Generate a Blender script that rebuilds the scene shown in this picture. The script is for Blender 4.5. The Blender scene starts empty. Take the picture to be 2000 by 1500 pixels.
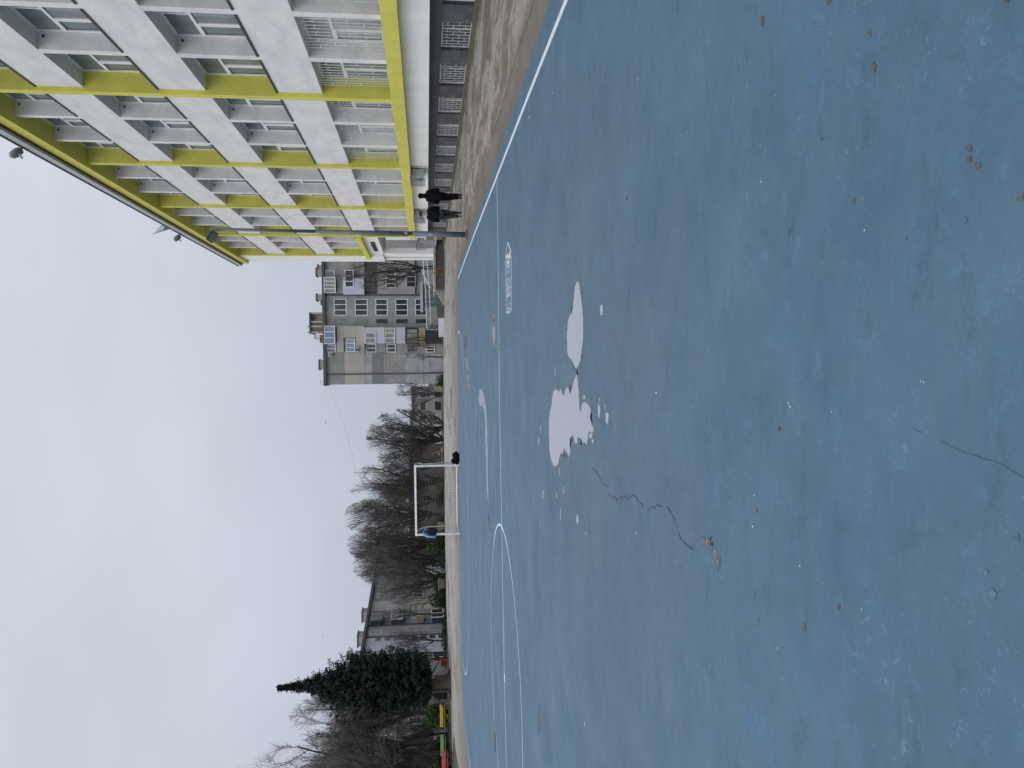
import bpy, math, random
from mathutils import Vector, Matrix
R = math.radians
scn = bpy.context.scene
C = scn.collection
# ---------------------------------------------------------------- camera (surveyed from the photo)
F, PITCH, ROLL, YAW, H = 1502.0, 0.11028, 0.0145, -0.02806, 1.45126
SY, CY_ = math.sin(YAW), math.cos(YAW)
SP, CP = math.sin(PITCH), math.cos(PITCH)
SR, CR = math.sin(ROLL), math.cos(ROLL)
_r = Vector((CY_, -SY, 0)); _f0 = Vector((SY, CY_, 0)); _z = Vector((0, 0, 1))
_up = _z*CP + _f0*SP
_img_r = _r*CR - _up*SR
_img_u = _r*SR + _up*CR
cam_data = bpy.data.cameras.new('camera')
cam = bpy.data.objects.new('camera', cam_data); C.objects.link(cam)
_X = -_img_u; _Y = _img_r; _Z = _X.cross(_Y)           # the phone was held sideways
M = Matrix((_X, _Y, _Z)).transposed().to_4x4(); M.translation = Vector((0, 0, H))
cam.matrix_world = M
cam_data.sensor_width = 36; cam_data.lens = 36*F/2000
cam_data.clip_end = 3000; cam_data.clip_start = 0.05
scn.camera = cam
# ---------------------------------------------------------------- world, sun, exposure
SUN_AZ, SUN_EL = R(232), R(48)      # azimuth measured from +Y clockwise
world = bpy.data.worlds.new('World'); scn.world = world; world.use_nodes = True
nt = world.node_tree; N = nt.nodes; LK = nt.links; N.clear()
wo = N.new('ShaderNodeOutputWorld'); bg = N.new('ShaderNodeBackground'); bg.inputs[1].default_value = 1.0
sky = N.new('ShaderNodeTexSky'); sky.sky_type = 'NISHITA'; sky.sun_disc = False
sky.sun_elevation = SUN_EL; sky.sun_rotation = SUN_AZ; sky.air_density = 1; sky.dust_density = 4
tc = N.new('ShaderNodeTexCoord'); sep = N.new('ShaderNodeSeparateXYZ'); LK.new(tc.outputs['Generated'], sep.inputs[0])
ramp = N.new('ShaderNodeValToRGB'); LK.new(sep.outputs[2], ramp.inputs[0])
cr = ramp.color_ramp; cr.elements[0].position = 0.0; cr.elements[0].color = (.52, .56, .65, 1)
cr.elements[1].position = .96; cr.elements[1].color = (1.15, 1.2, 1.32, 1)
for p, c in ((.10, (.55, .59, .685, 1)), (.25, (.62, .66, .75, 1)), (.46, (.69, .73, .82, 1)), (.62, (.85, .89, .98, 1))):
    e = cr.elements.new(p); e.color = c
nz = N.new('ShaderNodeTexNoise'); nz.inputs['Scale'].default_value = 2.1; nz.inputs['Detail'].default_value = 5; nz.inputs['Roughness'].default_value = .5
mp = N.new('ShaderNodeMapping'); mp.inputs['Scale'].default_value = (1, 1, 2.2)
LK.new(tc.outputs['Generated'], mp.inputs[0]); LK.new(mp.outputs[0], nz.inputs['Vector'])
mr = N.new('ShaderNodeMapRange'); mr.inputs[1].default_value = .3; mr.inputs[2].default_value = .7; mr.inputs[3].default_value = .90; mr.inputs[4].default_value = 1.07
LK.new(nz.outputs[0], mr.inputs[0])
vm = N.new('ShaderNodeVectorMath'); vm.operation = 'SCALE'; LK.new(ramp.outputs[0], vm.inputs[0]); LK.new(mr.outputs[0], vm.inputs['Scale'])
# the brighter part of the overcast where the sun stands behind it
sd = Vector((math.sin(SUN_AZ)*math.cos(SUN_EL), math.cos(SUN_AZ)*math.cos(SUN_EL), math.sin(SUN_EL)))
dt = N.new('ShaderNodeVectorMath'); dt.operation = 'DOT_PRODUCT'; dt.inputs[1].default_value = sd
nrm = N.new('ShaderNodeVectorMath'); nrm.operation = 'NORMALIZE'; LK.new(tc.outputs['Generated'], nrm.inputs[0]); LK.new(nrm.outputs[0], dt.inputs[0])
gl = N.new('ShaderNodeMapRange'); gl.interpolation_type = 'SMOOTHSTEP'; gl.inputs[1].default_value = .15; gl.inputs[2].default_value = 1; gl.inputs[3].default_value = 0; gl.inputs[4].default_value = .5
LK.new(dt.outputs['Value'], gl.inputs[0])
ad = N.new('ShaderNodeVectorMath'); ad.operation = 'ADD'; LK.new(vm.outputs[0], ad.inputs[0]); LK.new(gl.outputs[0], ad.inputs[1])
sk = N.new('ShaderNodeVectorMath'); sk.operation = 'SCALE'; sk.inputs['Scale'].default_value = .06; LK.new(sky.outputs[0], sk.inputs[0])
mx = N.new('ShaderNodeMix'); mx.data_type = 'RGBA'; mx.inputs[0].default_value = .06
LK.new(ad.outputs[0], mx.inputs[6]); LK.new(sk.outputs[0], mx.inputs[7])
LK.new(mx.outputs[2], bg.inputs[0]); LK.new(bg.outputs[0], wo.inputs[0])
sun_d = bpy.data.lights.new('sun', 'SUN'); sun_d.energy = 0.5; sun_d.angle = R(35); sun_d.color = (1, .97, .92)
sun = bpy.data.objects.new('sun', sun_d); C.objects.link(sun); sun.rotation_euler = sd.to_track_quat('Z', 'Y').to_euler()
sun.location = (0, 0, 60)
vs = scn.view_settings; vs.view_transform = 'Standard'; vs.look = 'None'; vs.gamma = 1; vs.exposure = 0.0; vs.use_curve_mapping = False

# ---------------------------------------------------------------- survey helpers: photo pixel -> place
def ray(x, y):
    du, dv = (1500-y)-750, -(x-1000)
    a = (du*CR + dv*SR)/F; b = (-du*SR + dv*CR)/F
    return _r*a + _f0*(CP + b*SP) + _z*(b*CP - SP)
def g(x, y, z=0.0):
    r = ray(x, y); t = (z-H)/r.z; return Vector((0, 0, H)) + r*t
def atY(x, y, Y):
    r = ray(x, y); return Vector((0, 0, H)) + r*(Y/r.y)
# ---------------------------------------------------------------- material helpers
MATS = {}
def mat(name, col, rough=.7, var=.12, scale=3.0, spec=.4, metal=0, col2=None, bump=0, detail=6, streak=None, fine=None, lo=.35, hi=.65):
    """principled colour broken up by object-space noise"""
    if name in MATS: return MATS[name]
    m = bpy.data.materials.new(name); m.use_nodes = True; MATS[name] = m
    t = m.node_tree; n = t.nodes; l = t.links; b = n['Principled BSDF']
    b.inputs['Roughness'].default_value = rough; b.inputs['Metallic'].default_value = metal
    b.inputs['Specular IOR Level'].default_value = spec
    c = n.new('ShaderNodeTexCoord'); mpn = n.new('ShaderNodeMapping'); l.new(c.outputs['Object'], mpn.inputs[0])
    if streak: mpn.inputs['Scale'].default_value = streak
    z = n.new('ShaderNodeTexNoise'); z.inputs['Scale'].default_value = scale; z.inputs['Detail'].default_value = detail; z.inputs['Roughness'].default_value = .6
    l.new(mpn.outputs[0], z.inputs['Vector'])
    r = n.new('ShaderNodeMapRange'); r.inputs[1].default_value = lo; r.inputs[2].default_value = hi; l.new(z.outputs[0], r.inputs[0])
    x = n.new('ShaderNodeMix'); x.data_type = 'RGBA'; l.new(r.outputs[0], x.inputs[0])
    a = col2 if col2 else tuple(v*(1-var) for v in col); d = col if col2 else tuple(min(1, v*(1+var)) for v in col)
    x.inputs[6].default_value = (*a, 1); x.inputs[7].default_value = (*d, 1)
    out = x.outputs[2]
    if fine:
        z2 = n.new('ShaderNodeTexNoise'); z2.inputs['Scale'].default_value = fine[0]; z2.inputs['Detail'].default_value = 3; l.new(c.outputs['Object'], z2.inputs['Vector'])
        r2 = n.new('ShaderNodeMapRange'); r2.inputs[1].default_value = .3; r2.inputs[2].default_value = .7; r2.inputs[3].default_value = 1-fine[1]; r2.inputs[4].default_value = 1+fine[1]; l.new(z2.outputs[0], r2.inputs[0])
        v = n.new('ShaderNodeVectorMath'); v.operation = 'SCALE'; l.new(out, v.inputs[0]); l.new(r2.outputs[0], v.inputs['Scale']); out = v.outputs[0]
    l.new(out, b.inputs['Base Color'])
    if bump:
        bp = n.new('ShaderNodeBump'); bp.inputs['Strength'].default_value = bump; bp.inputs['Distance'].default_value = .02
        l.new(z.outputs[0], bp.inputs['Height']); l.new(bp.outputs[0], b.inputs['Normal'])
    return m
# ---------------------------------------------------------------- mesh builder
class MB:
    def __init__(s): s.v = []; s.f = []; s.m = []; s.smooth = False
    def quad(s, a, b, c, d, m=0):
        i = len(s.v); s.v += [tuple(a), tuple(b), tuple(c), tuple(d)]; s.f.append((i, i+1, i+2, i+3)); s.m.append(m)
    def poly(s, pts, m=0):
        i = len(s.v); s.v += [tuple(p) for p in pts]; s.f.append(tuple(range(i, i+len(pts)))); s.m.append(m)
    def box(s, x0, x1, y0, y1, z0, z1, m=0):
        if x0 > x1: x0, x1 = x1, x0
        if y0 > y1: y0, y1 = y1, y0
        if z0 > z1: z0, z1 = z1, z0
        i = len(s.v)
        s.v += [(x0,y0,z0),(x1,y0,z0),(x1,y1,z0),(x0,y1,z0),(x0,y0,z1),(x1,y0,z1),(x1,y1,z1),(x0,y1,z1)]
        for q in ((3,2,1,0),(4,5,6,7),(0,1,5,4),(1,2,6,5),(2,3,7,6),(3,0,4,7)):
            s.f.append(tuple(i+k for k in q)); s.m.append(m)
    def hexa(s, p, m=0):      # 8 points, bottom ring then top ring
        i = len(s.v); s.v += [tuple(q) for q in p]
        for q in ((3,2,1,0),(4,5,6,7),(0,1,5,4),(1,2,6,5),(2,3,7,6),(3,0,4,7)):
            s.f.append(tuple(i+k for k in q)); s.m.append(m)
    def tube(s, pts, rad, n=6, m=0, cap=True):
        pts = [Vector(p) for p in pts]
        if not isinstance(rad, (list, tuple)): rad = [rad]*len(pts)
        i0 = len(s.v); ref = None
        for k, p in enumerate(pts):
            d = (pts[min(k+1, len(pts)-1)] - pts[max(k-1, 0)])
            d = d.normalized() if d.length > 1e-9 else Vector((0, 0, 1))
            if ref is None or abs(ref.dot(d)) > .95: ref = Vector((1, 0, 0)) if abs(d.x) < .8 else Vector((0, 1, 0))
            u = d.cross(ref).normalized(); w = d.cross(u)
            for j in range(n):
                a = 2*math.pi*j/n
                q = p + (u*math.cos(a) + w*math.sin(a))*rad[k]; s.v.append((q.x, q.y, q.z))
        for k in range(len(pts)-1):
            for j in range(n):
                a = i0+k*n+j; b = i0+k*n+(j+1) % n
                s.f.append((a, b, b+n, a+n)); s.m.append(m)
        if cap:
            s.f.append(tuple(i0+j for j in range(n))[::-1]); s.m.append(m)
            e = i0+(len(pts)-1)*n; s.f.append(tuple(e+j for j in range(n))); s.m.append(m)
    def lathe(s, c, prof, n=12, m=0, sx=1, sy=1):
        i0 = len(s.v)
        for r, z in prof:
            for j in range(n):
                a = 2*math.pi*j/n; s.v.append((c[0]+r*math.cos(a)*sx, c[1]+r*math.sin(a)*sy, c[2]+z))
        for k in range(len(prof)-1):
            for j in range(n):
                a = i0+k*n+j; b = i0+k*n+(j+1) % n
                s.f.append((a, b, b+n, a+n)); s.m.append(m)
        s.f.append(tuple(i0+j for j in range(n))[::-1]); s.m.append(m)
        e = i0+(len(prof)-1)*n; s.f.append(tuple(e+j for j in range(n))); s.m.append(m)
    def mesh(s, name, mats, off=(0, 0, 0), smooth=False):
        me = bpy.data.meshes.new(name)
        ox, oy, oz = off
        me.from_pydata([(x-ox, y-oy, z-oz) for x, y, z in s.v], [], s.f)
        for q in mats: me.materials.append(q)
        if len(mats) > 1: me.polygons.foreach_set('material_index', s.m)
        if smooth: me.polygons.foreach_set('use_smooth', [True]*len(s.f))
        me.update(); return me
    def build(s, name, mats, parent=None, off=(0, 0, 0), smooth=False):
        if not isinstance(mats, (list, tuple)): mats = [mats]
        return link(name, s.mesh(name, mats, off, smooth), parent)
def link(name, me, parent=None, loc=None):
    o = bpy.data.objects.new(name, me); C.objects.link(o)
    if parent: o.parent = parent
    if loc: o.location = loc
    return o
def tag(o, label=None, cat=None, group=None, kind=None):
    if label: o['label'] = label
    if cat: o['category'] = cat
    if group: o['group'] = group
    if kind: o['kind'] = kind
    return o
def empty(name, loc, rz=0.0):
    o = bpy.data.objects.new(name, None); C.objects.link(o); o.location = loc; o.rotation_euler.z = rz; o.empty_display_size = .3
    return o
rnd = random.Random(7)
# ---------------------------------------------------------------- materials
m_white = mat('plaster_white', (.82, .82, .80), .85, .05, 1.2, .2, streak=(1, 1, .35), fine=(9, .03))
m_spandrel = mat('plaster_spandrel', (.75, .745, .735), .85, col2=(.62, .615, .615), scale=.9, spec=.2, streak=(1, .8, 2.2), fine=(14, .04), lo=.3, hi=.6)
m_yellow = mat('paint_yellow', (.62, .585, .115), .75, .06, 1.5, .25, fine=(10, .04))
m_tile = mat('dark_tile', (.075, .08, .085), .5, .25, 1.0, .4, fine=(40, .25))
m_eave = mat('roof_sheet', (.42, .43, .45), .5, .05, 2, .4)
m_black = mat('dark_flashing', (.02, .018, .02), .5, .1)
m_frame = mat('white_frame', (.88, .88, .87), .4, .04, 3)
m_grille = mat('white_grille_bar', (.68, .68, .69), .45, .12, 6)
m_glass = mat('window_glass', (.135, .17, .175), .03, .45, .5, .9)
m_glass_lit = mat('window_glass_curtain', (.36, .38, .38), .10, .25, 1.5, .8)
m_conc = mat('concrete', (.33, .33, .33), .9, .15, .8, .2, fine=(12, .08))
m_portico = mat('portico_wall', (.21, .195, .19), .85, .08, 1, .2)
m_metal = mat('grey_metal', (.35, .36, .38), .4, .1, 4, .5, .6)
m_pole = mat('pole_paint', (.115, .14, .165), .5, .12, 3, .45, fine=(20, .06))
m_dark = mat('dark_plastic', (.03, .035, .04), .45, .15, 5)
# ================================================================= GROUND
def tz(x, y):
    """terrain height: level schoolyard, dropping behind its far edge"""
    e = 68.5 if x > -18 else 71.0
    if x > 1: e = 66.0
    t = min(1, max(0, (y-e)/5.0)); t = t*t*(3-2*t)
    return -.03 - 1.2*t
gb = MB(); gx = [-900, -400, -200, -120]+[-90+i*4 for i in range(46)]+[120, 200, 400, 900]
gy = [-300, -100, -40, 0, 30, 50]+[56+i*1.5 for i in range(24)]+[96, 110, 140, 200, 350, 700, 1500]
idx = {}
for i, x in enumerate(gx):
    for j, y in enumerate(gy):
        idx[i, j] = len(gb.v); gb.v.append((x, y, tz(x, y)))
for i in range(len(gx)-1):
    for j in range(len(gy)-1):
        gb.f.append((idx[i, j], idx[i+1, j], idx[i+1, j+1], idx[i, j+1])); gb.m.append(0)
m_soil = mat('soil_and_grass', (.085, .095, .045), .95, scale=.5, col2=(.06, .052, .035), spec=.1, fine=(8, .3))
tag(gb.build('ground', m_soil), kind='structure')
# pavement round the court
m_pave = bpy.data.materials.new('worn_concrete_pavement'); m_pave.use_nodes = True
def node_setup_pave(m):
    t = m.node_tree; n = t.nodes; l = t.links; b = n['Principled BSDF']
    c = n.new('ShaderNodeTexCoord')
    def noise(scale, det=6, ro=.6, mapping=None, dist=0):
        z = n.new('ShaderNodeTexNoise'); z.inputs['Scale'].default_value = scale; z.inputs['Detail'].default_value = det; z.inputs['Roughness'].default_value = ro; z.inputs['Distortion'].default_value = dist
        if mapping:
            q = n.new('ShaderNodeMapping'); q.inputs['Scale'].default_value = mapping[:3]
            if len(mapping) > 3: q.inputs['Rotation'].default_value = (0, 0, mapping[3])
            l.new(c.outputs['Object'], q.inputs[0]); l.new(q.outputs[0], z.inputs['Vector'])
        else: l.new(c.outputs['Object'], z.inputs['Vector'])
        return z.outputs[0]
    def rng(i, a, b_, lo=0, hi=1):
        r = n.new('ShaderNodeMapRange'); r.inputs[1].default_value = a; r.inputs[2].default_value = b_; r.inputs[3].default_value = lo; r.inputs[4].default_value = hi; l.new(i, r.inputs[0]); return r.outputs[0]
    def mixc(f, a, b_):
        x = n.new('ShaderNodeMix'); x.data_type = 'RGBA'; l.new(f, x.inputs[0])
        for k, v in ((6, a), (7, b_)):
            if isinstance(v, tuple): x.inputs[k].default_value = (*v, 1)
            else: l.new(v, x.inputs[k])
        return x.outputs[2]
    def math_(op, a, b_):
        x = n.new('ShaderNodeMath'); x.operation = op
        for k, v in ((0, a), (1, b_)):
            if isinstance(v, (int, float)): x.inputs[k].default_value = v
            else: l.new(v, x.inputs[k])
        return x.outputs[0]
    return n, l, b, c, noise, rng, mixc, math_
n, l, b, c, noise, rng, mixc, math_ = node_setup_pave(m_pave)
sp = n.new('ShaderNodeSeparateXYZ'); l.new(c.outputs['Object'], sp.inputs[0])
wet = mixc(rng(noise(.5, 4), .35, .65), (.118, .104, .086), (.172, .152, .128))
dry = mixc(rng(noise(2.2, 5), .3, .7), (.235, .222, .20), (.36, .345, .31))
nearp = rng(noise(.6, 10, .80, (1.5, .55, 1), .5), .475, .525)
blot = rng(noise(.55, 9, .72, (1.0, .38, 1, .25), .6), .38, .50)
farf = rng(sp.outputs[1], 32, 48)
side = math_('MULTIPLY', nearp, rng(sp.outputs[0], 4.3, 5.2))
side = math_('MULTIPLY', side, rng(noise(7, 4, .7), .33, .5))
fac = mixc(farf, side, blot)
col = mixc(fac, wet, dry)
fn = n.new('ShaderNodeVectorMath'); fn.operation = 'SCALE'; l.new(col, fn.inputs[0]); l.new(rng(noise(30, 3), .3, .7, .88, 1.1), fn.inputs['Scale'])
l.new(fn.outputs[0], b.inputs['Base Color']); b.inputs['Roughness'].default_value = .8; b.inputs['Specular IOR Level'].default_value = .3
far_edge = [(9.2, 58.3), (5.6, 60.2), (3.6, 64), (2.6, 65.2), (.4, 66.6), (-4.2, 68.3), (-8.9, 68.9), (-13.8, 69.6), (-18.2, 69.6), (-21.5, 68.6), (-23.6, 64.2), (-24.6, 60.2), (-26.8, 57.6), (-29, 54.5), (-31, 48), (-34, 36), (-42, 20), (-60, -20)]
pv = MB()
# pavement with a hole would need tiling: the court lies 4 mm above it instead
pv.poly([(40, -20, 0), (40, 18, 0), (9.40, 18, 0), (9.0, 58.3, 0)]+[(x, y, 0) for x, y in far_edge[1:]])
tag(pv.build('pavement', m_pave), kind='structure')
def PAVE_JOINTS():
    for pl in ([(947, 0), (950, 40), (953, 120), (956, 190), (961, 255), (962, 272)], [(1046, -10), (1030, 45), (1010, 105), (992, 165), (975, 225), (962, 268), (946, 330), (930, 390)]):
        q = MB(); strip([g(*p) for p in pl], .022, .0015, q); tag(q.build('pavement_joint', mat('joint_dirt', (.06, .052, .043), .95, .3, 5)), kind='structure')
# dark edge of the pavement
cb = MB()
for i in range(1, len(far_edge)-1):
    (x0, y0), (x1, y1) = far_edge[i], far_edge[i+1]
    d = Vector((x1-x0, y1-y0, 0)).normalized(); q = Vector((d.y, -d.x, 0))*.16
    cb.hexa([(x0, y0, -.3), (x1, y1, -.3), (x1+q.x, y1+q.y, -.3), (x0+q.x, y0+q.y, -.3), (x0, y0, .05), (x1, y1, .05), (x1+q.x, y1+q.y, .05), (x0+q.x, y0+q.y, .05)])
tag(cb.build('kerb', mat('dark_kerb', (.05, .045, .035), .9, .3, 2)), kind='structure')
# planted strip in front of the red benches
pb = MB(); pts = [g(888, 1436), g(889, 1455), g(892, 1480), g(896, 1500), g(899, 1520), (-30, 30, 0), (-32, 44, 0), g(884, 1475), g(885, 1450)]
pb.poly([(p[0], p[1], .006) for p in pts][::-1])
tag(pb.build('planting_strip', mat('dark_grass', (.06, .065, .03), .95, .4, 1.5)), kind='structure')
# the blue court
m_blue = bpy.data.materials.new('blue_court_paint'); m_blue.use_nodes = True
n, l, b, c, noise, rng, mixc, math_ = node_setup_pave(m_blue)
c1 = mixc(rng(noise(.8, 8, .72), .34, .66), (.051, .110, .167), (.079, .150, .214))
c2 = mixc(rng(noise(.9, 7, .7, (1, .7, 1, .5)), .50, .66, 0, .75), c1, (.064, .124, .176))
c3 = mixc(rng(noise(2.6, 6, .65), .58, .72, 0, .6), c2, (.052, .150, .262))
c4 = mixc(rng(noise(1.1, 8, .75, (1, 1, 1, 1.1), .8), .60, .72, 0, .8), c3, (.078, .128, .172))
# the damp greyish area round the puddles
gp = g(1150, 800); geo = n.new('ShaderNodeVectorMath'); geo.operation = 'DISTANCE'; l.new(c.outputs['Object'], geo.inputs[0]); geo.inputs[1].default_value = (gp.x, gp.y, 0)
near = math_('MULTIPLY', rng(geo.outputs['Value'], 3.6, .6), rng(noise(1.3, 6, .7), .38, .58, .1, .9))
c5 = mixc(near, c4, (.082, .126, .168))
# fine scuffs and light specks
sc_ = math_('MULTIPLY', rng(noise(24, 5, .75, (1, 1, 1), 1.2), .58, .68), rng(noise(1.6, 3), .42, .62))
stk = math_('MULTIPLY', rng(noise(4, 7, .78, (.7, 1.6, 1, .15), .5), .54, .68), .6)
c5 = mixc(stk, c5, (.040, .082, .125))
stl = math_('MULTIPLY', rng(noise(5, 7, .78, (1.0, 1.6, 1, -.5), .7), .55, .68), .5)
c5 = mixc(stl, c5, (.085, .185, .29))
c6 = mixc(math_('MULTIPLY', sc_, .5), c5, (.17, .28, .39))
dk = math_('MULTIPLY', rng(noise(38, 5, .8), .62, .72), .55)
c7 = mixc(dk, c6, (.035, .065, .09))
gr = n.new('ShaderNodeVectorMath'); gr.operation = 'SCALE'; l.new(c7, gr.inputs[0]); l.new(rng(noise(260, 2), .25, .75, .86, 1.14), gr.inputs['Scale'])
l.new(gr.outputs[0], b.inputs['Base Color'])
l.new(rng(noise(1.1, 5), .35, .65, .56, .74), b.inputs['Roughness']); b.inputs['Specular IOR Level'].default_value = .34
bp = n.new('ShaderNodeBump'); bp.inputs['Strength'].default_value = .25; bp.inputs['Distance'].default_value = .004; l.new(noise(120, 3), bp.inputs['Height']); l.new(bp.outputs[0], b.inputs['Normal'])
court_pts = [(4.25, -12), (4.16, 2), (4.09, 8.7), (4.05, 18), (4.06, 35.45), (-1, 35.95), (-4.8, 36.15), (-9.8, 36.9), (-13.6, 36.6), (-16.25, 35.1), (-16.4, 31), (-16.5, -12)]
ct = MB(); ct.poly([(x, y, .004) for x, y in court_pts])
tag(ct.build('court', m_blue), kind='structure')
# painted lines, 4 mm above the court
m_line = mat('line_paint', (.62, .66, .70), .6, scale=5, col2=(.50, .56, .62), lo=.3, hi=.5)
def strip(pts, w, z, mb):
    P = [Vector((p[0], p[1], 0)) for p in pts]; L = []
    for k in range(len(P)):
        d = (P[min(k+1, len(P)-1)]-P[max(k-1, 0)]).normalized(); q = Vector((-d.y, d.x, 0))*w/2
        L.append((P[k]+q, P[k]-q))
    for k in range(len(P)-1):
        a, b_ = L[k]; c_, d_ = L[k+1]
        mb.quad((b_.x, b_.y, z), (d_.x, d_.y, z), (c_.x, c_.y, z), (a.x, a.y, z))
PAVE_JOINTS()
CX, CY0 = -6.275, 15.121
lm = MB()
strip([(3.60, -8), (3.60, 2), g(1106.5, 0), g(1032, 188), g(959, 375), g(925, 462), g(894.5, 545)], .085, 0.00512, lm)
tag(lm.build('sideline', m_line), kind='structure')
lm = MB(); strip([g(971, 349), g(973.2, 500), g(974.8, 650), g(977, 850), g(979.8, 990), g(982, 1130), g(985.6, 1325), g(989.5, 1500), g(993, 1640)], .055, 0.00512, lm)
tag(lm.build('halfway_line', m_line), kind='structure')
lm = MB(); strip([(CX+3*math.cos(a*math.pi/64), CY0+3*math.sin(a*math.pi/64)) for a in range(129)], .045, 0.00638, lm)
tag(lm.build('centre_circle', m_line), kind='structure')
lm = MB(); q = g(986, 1323); lm.poly([(q.x+.10*math.cos(a*.524), q.y+.10*math.sin(a*.524), 0.00750) for a in range(12)])
tag(lm.build('centre_spot', m_line), kind='structure')
lm = MB(); Ly = CY0+19.3
arc = [(CX+.18+1.5+6*math.cos(a*math.pi/40), Ly-6*math.sin(a*math.pi/40)) for a in range(-2, 21)]+[(CX+.18-1.5-6*math.sin(a*math.pi/40), Ly-6*math.cos(a*math.pi/40)) for a in range(0, 23)]
strip(arc, .05, 0.00512, lm); tag(lm.build('goal_area_line', m_line), kind='structure')
lm = MB(); strip([(-15.85, -8), (-15.85, 20), g(918, 1500), g(912, 1450), g(907, 1405)], .06, 0.00512, lm)
strip([g(907, 1405), g(903.5, 1330), g(901, 1200), g(899.5, 1080)], .05, 0.00630, lm)
tag(lm.build('far_boundary_line', m_line), kind='structure')
# emblem painted on the court: a pencil outline with a comb-like end and brushed strokes
def P1(x, y): return g(980+x/18.75, 465+y/18.75)
def P2(x, y): return g(980+x/18.75, 535+y/18.75)
m_em_l = mat('emblem_light_blue', (.17, .27, .37), .6, scale=12, col2=(.07, .15, .22), lo=.4, hi=.6)
m_em_w = mat('emblem_white', (.66, .68, .70), .6, .1, 10)
m_em_g = mat('emblem_grey', (.44, .44, .42), .6, .15, 10)
em = empty('pencil_emblem', g(992, 545)); eo = em.location
tag(em, 'white and pale blue pencil shaped emblem painted on the blue court', 'painted emblem')
def at_em(mb, name, m): return mb.build(name, m, em, off=eo)
b0 = MB(); b0.poly([(p.x, p.y, 0.00512) for p in (P1(150, 690), P1(350, 520), P1(378, 1490), P2(378, 1360), P2(180, 1440), P2(160, 500), P1(135, 700))]); at_em(b0, 'pencil_body', m_em_l)
b0 = MB(); strip([P1(155, 690), P1(190, 400), P1(232, 150), P1(345, 470), P1(352, 530)], .035, 0.00624, b0)
strip([P1(150, 690), P1(150, 1200), P2(165, 500), P2(165, 880), P2(185, 1420)], .03, 0.00638, b0)
strip([P1(355, 530), P1(372, 900), P2(372, 300), P2(372, 900), P2(352, 1370)], .03, 0.00638, b0); at_em(b0, 'outline', m_em_w)
b0 = MB()
for pl in ([P2(195, 1430), P2(225, 1400), P2(225, 1260), P2(262, 1250), P2(268, 1410), P2(300, 1390), P2(300, 1230), P2(335, 1220), P2(342, 1370)],): strip(pl, .045, 0.00736, b0)
at_em(b0, 'comb_strokes', m_em_w)
b0 = MB()
for pl in ([P1(245, 500), P1(245, 680), P1(250, 900), P1(240, 1100)], [P1(320, 530), P1(290, 580)], [P1(180, 700), P1(235, 640), P1(290, 690), P1(330, 620)], [P1(200, 950), P1(240, 860), P1(290, 900)],
           [P1(255, 1180), P1(265, 1290), P1(240, 1340)], [P2(195, 150), P2(190, 340), P2(215, 470), P2(195, 620)], [P2(255, 120), P2(255, 280)], [P2(255, 420), P2(250, 660)], [P2(305, 250), P2(300, 340)], [P2(325, 440), P2(318, 540)], [P2(310, 660), P2(300, 720)]):
    b0 = MB(); strip(pl, .06, 0.00736, b0); at_em(b0, 'brush_stroke', m_em_w)
b0 = MB()
b0.poly([(p.x, p.y, 0.00736) for p in (P1(190, 1000), P1(240, 920), P1(290, 960), P1(285, 1080), P1(240, 1120), P1(200, 1100))]); at_em(b0, 'grey_patch', m_em_g); b0 = MB()
b0.poly([(p.x, p.y, 0.00736) for p in (P2(205, 730), P2(300, 690), P2(320, 860), P2(215, 930))]); at_em(b0, 'grey_patch', m_em_g)
m_em_d = mat('emblem_dark', (.10, .16, .22), .6, .15, 10)
for pl_, w_ in (([P2(205, 980), P2(330, 900)], .10), ([P1(190, 1400), P1(310, 1320)], .08)): b0 = MB(); strip(pl_, w_, 0.00848, b0); at_em(b0, 'dark_bar', m_em_d)
b0 = MB()
strip([P2(198, 1380), P2(200, 1245), P2(245, 1225), P2(250, 1380)], .035, 0.00862, b0); strip([P2(280, 1370), P2(282, 1215), P2(345, 1200)], .035, 0.00862, b0)
at_em(b0, 'dark_meander', m_em_d)
# puddles
m_water = bpy.data.materials.new('puddle_water'); m_water.use_nodes = True
b = m_water.node_tree.nodes['Principled BSDF']; b.inputs['Base Color'].default_value = (.26, .29, .34, 1); b.inputs['Roughness'].default_value = .015; b.inputs['IOR'].default_value = 1.55; b.inputs['Specular IOR Level'].default_value = .9
t_ = m_water.node_tree; tcx = t_.nodes.new('ShaderNodeTexCoord'); nzx = t_.nodes.new('ShaderNodeTexNoise'); nzx.inputs['Scale'].default_value = 3.5; nzx.inputs['Detail'].default_value = 5
t_.links.new(tcx.outputs['Object'], nzx.inputs['Vector']); rx = t_.nodes.new('ShaderNodeMapRange'); rx.inputs[1].default_value = .45; rx.inputs[2].default_value = .7; rx.inputs[3].default_value = .01; rx.inputs[4].default_value = .16; t_.links.new(nzx.outputs[0], rx.inputs[0]); t_.links.new(rx.outputs[0], b.inputs['Roughness'])
bx = t_.nodes.new('ShaderNodeBump'); bx.inputs['Strength'].default_value = .12; bx.inputs['Distance'].default_value = .004; t_.links.new(nzx.outputs[0], bx.inputs['Height']); t_.links.new(bx.outputs[0], b.inputs['Normal'])
m_film = bpy.data.materials.new('puddle_film'); m_film.use_nodes = True
b = m_film.node_tree.nodes['Principled BSDF']; b.inputs['Base Color'].default_value = (.13, .15, .18, 1); b.inputs['Roughness'].default_value = .18; b.inputs['IOR'].default_value = 1.45
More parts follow.
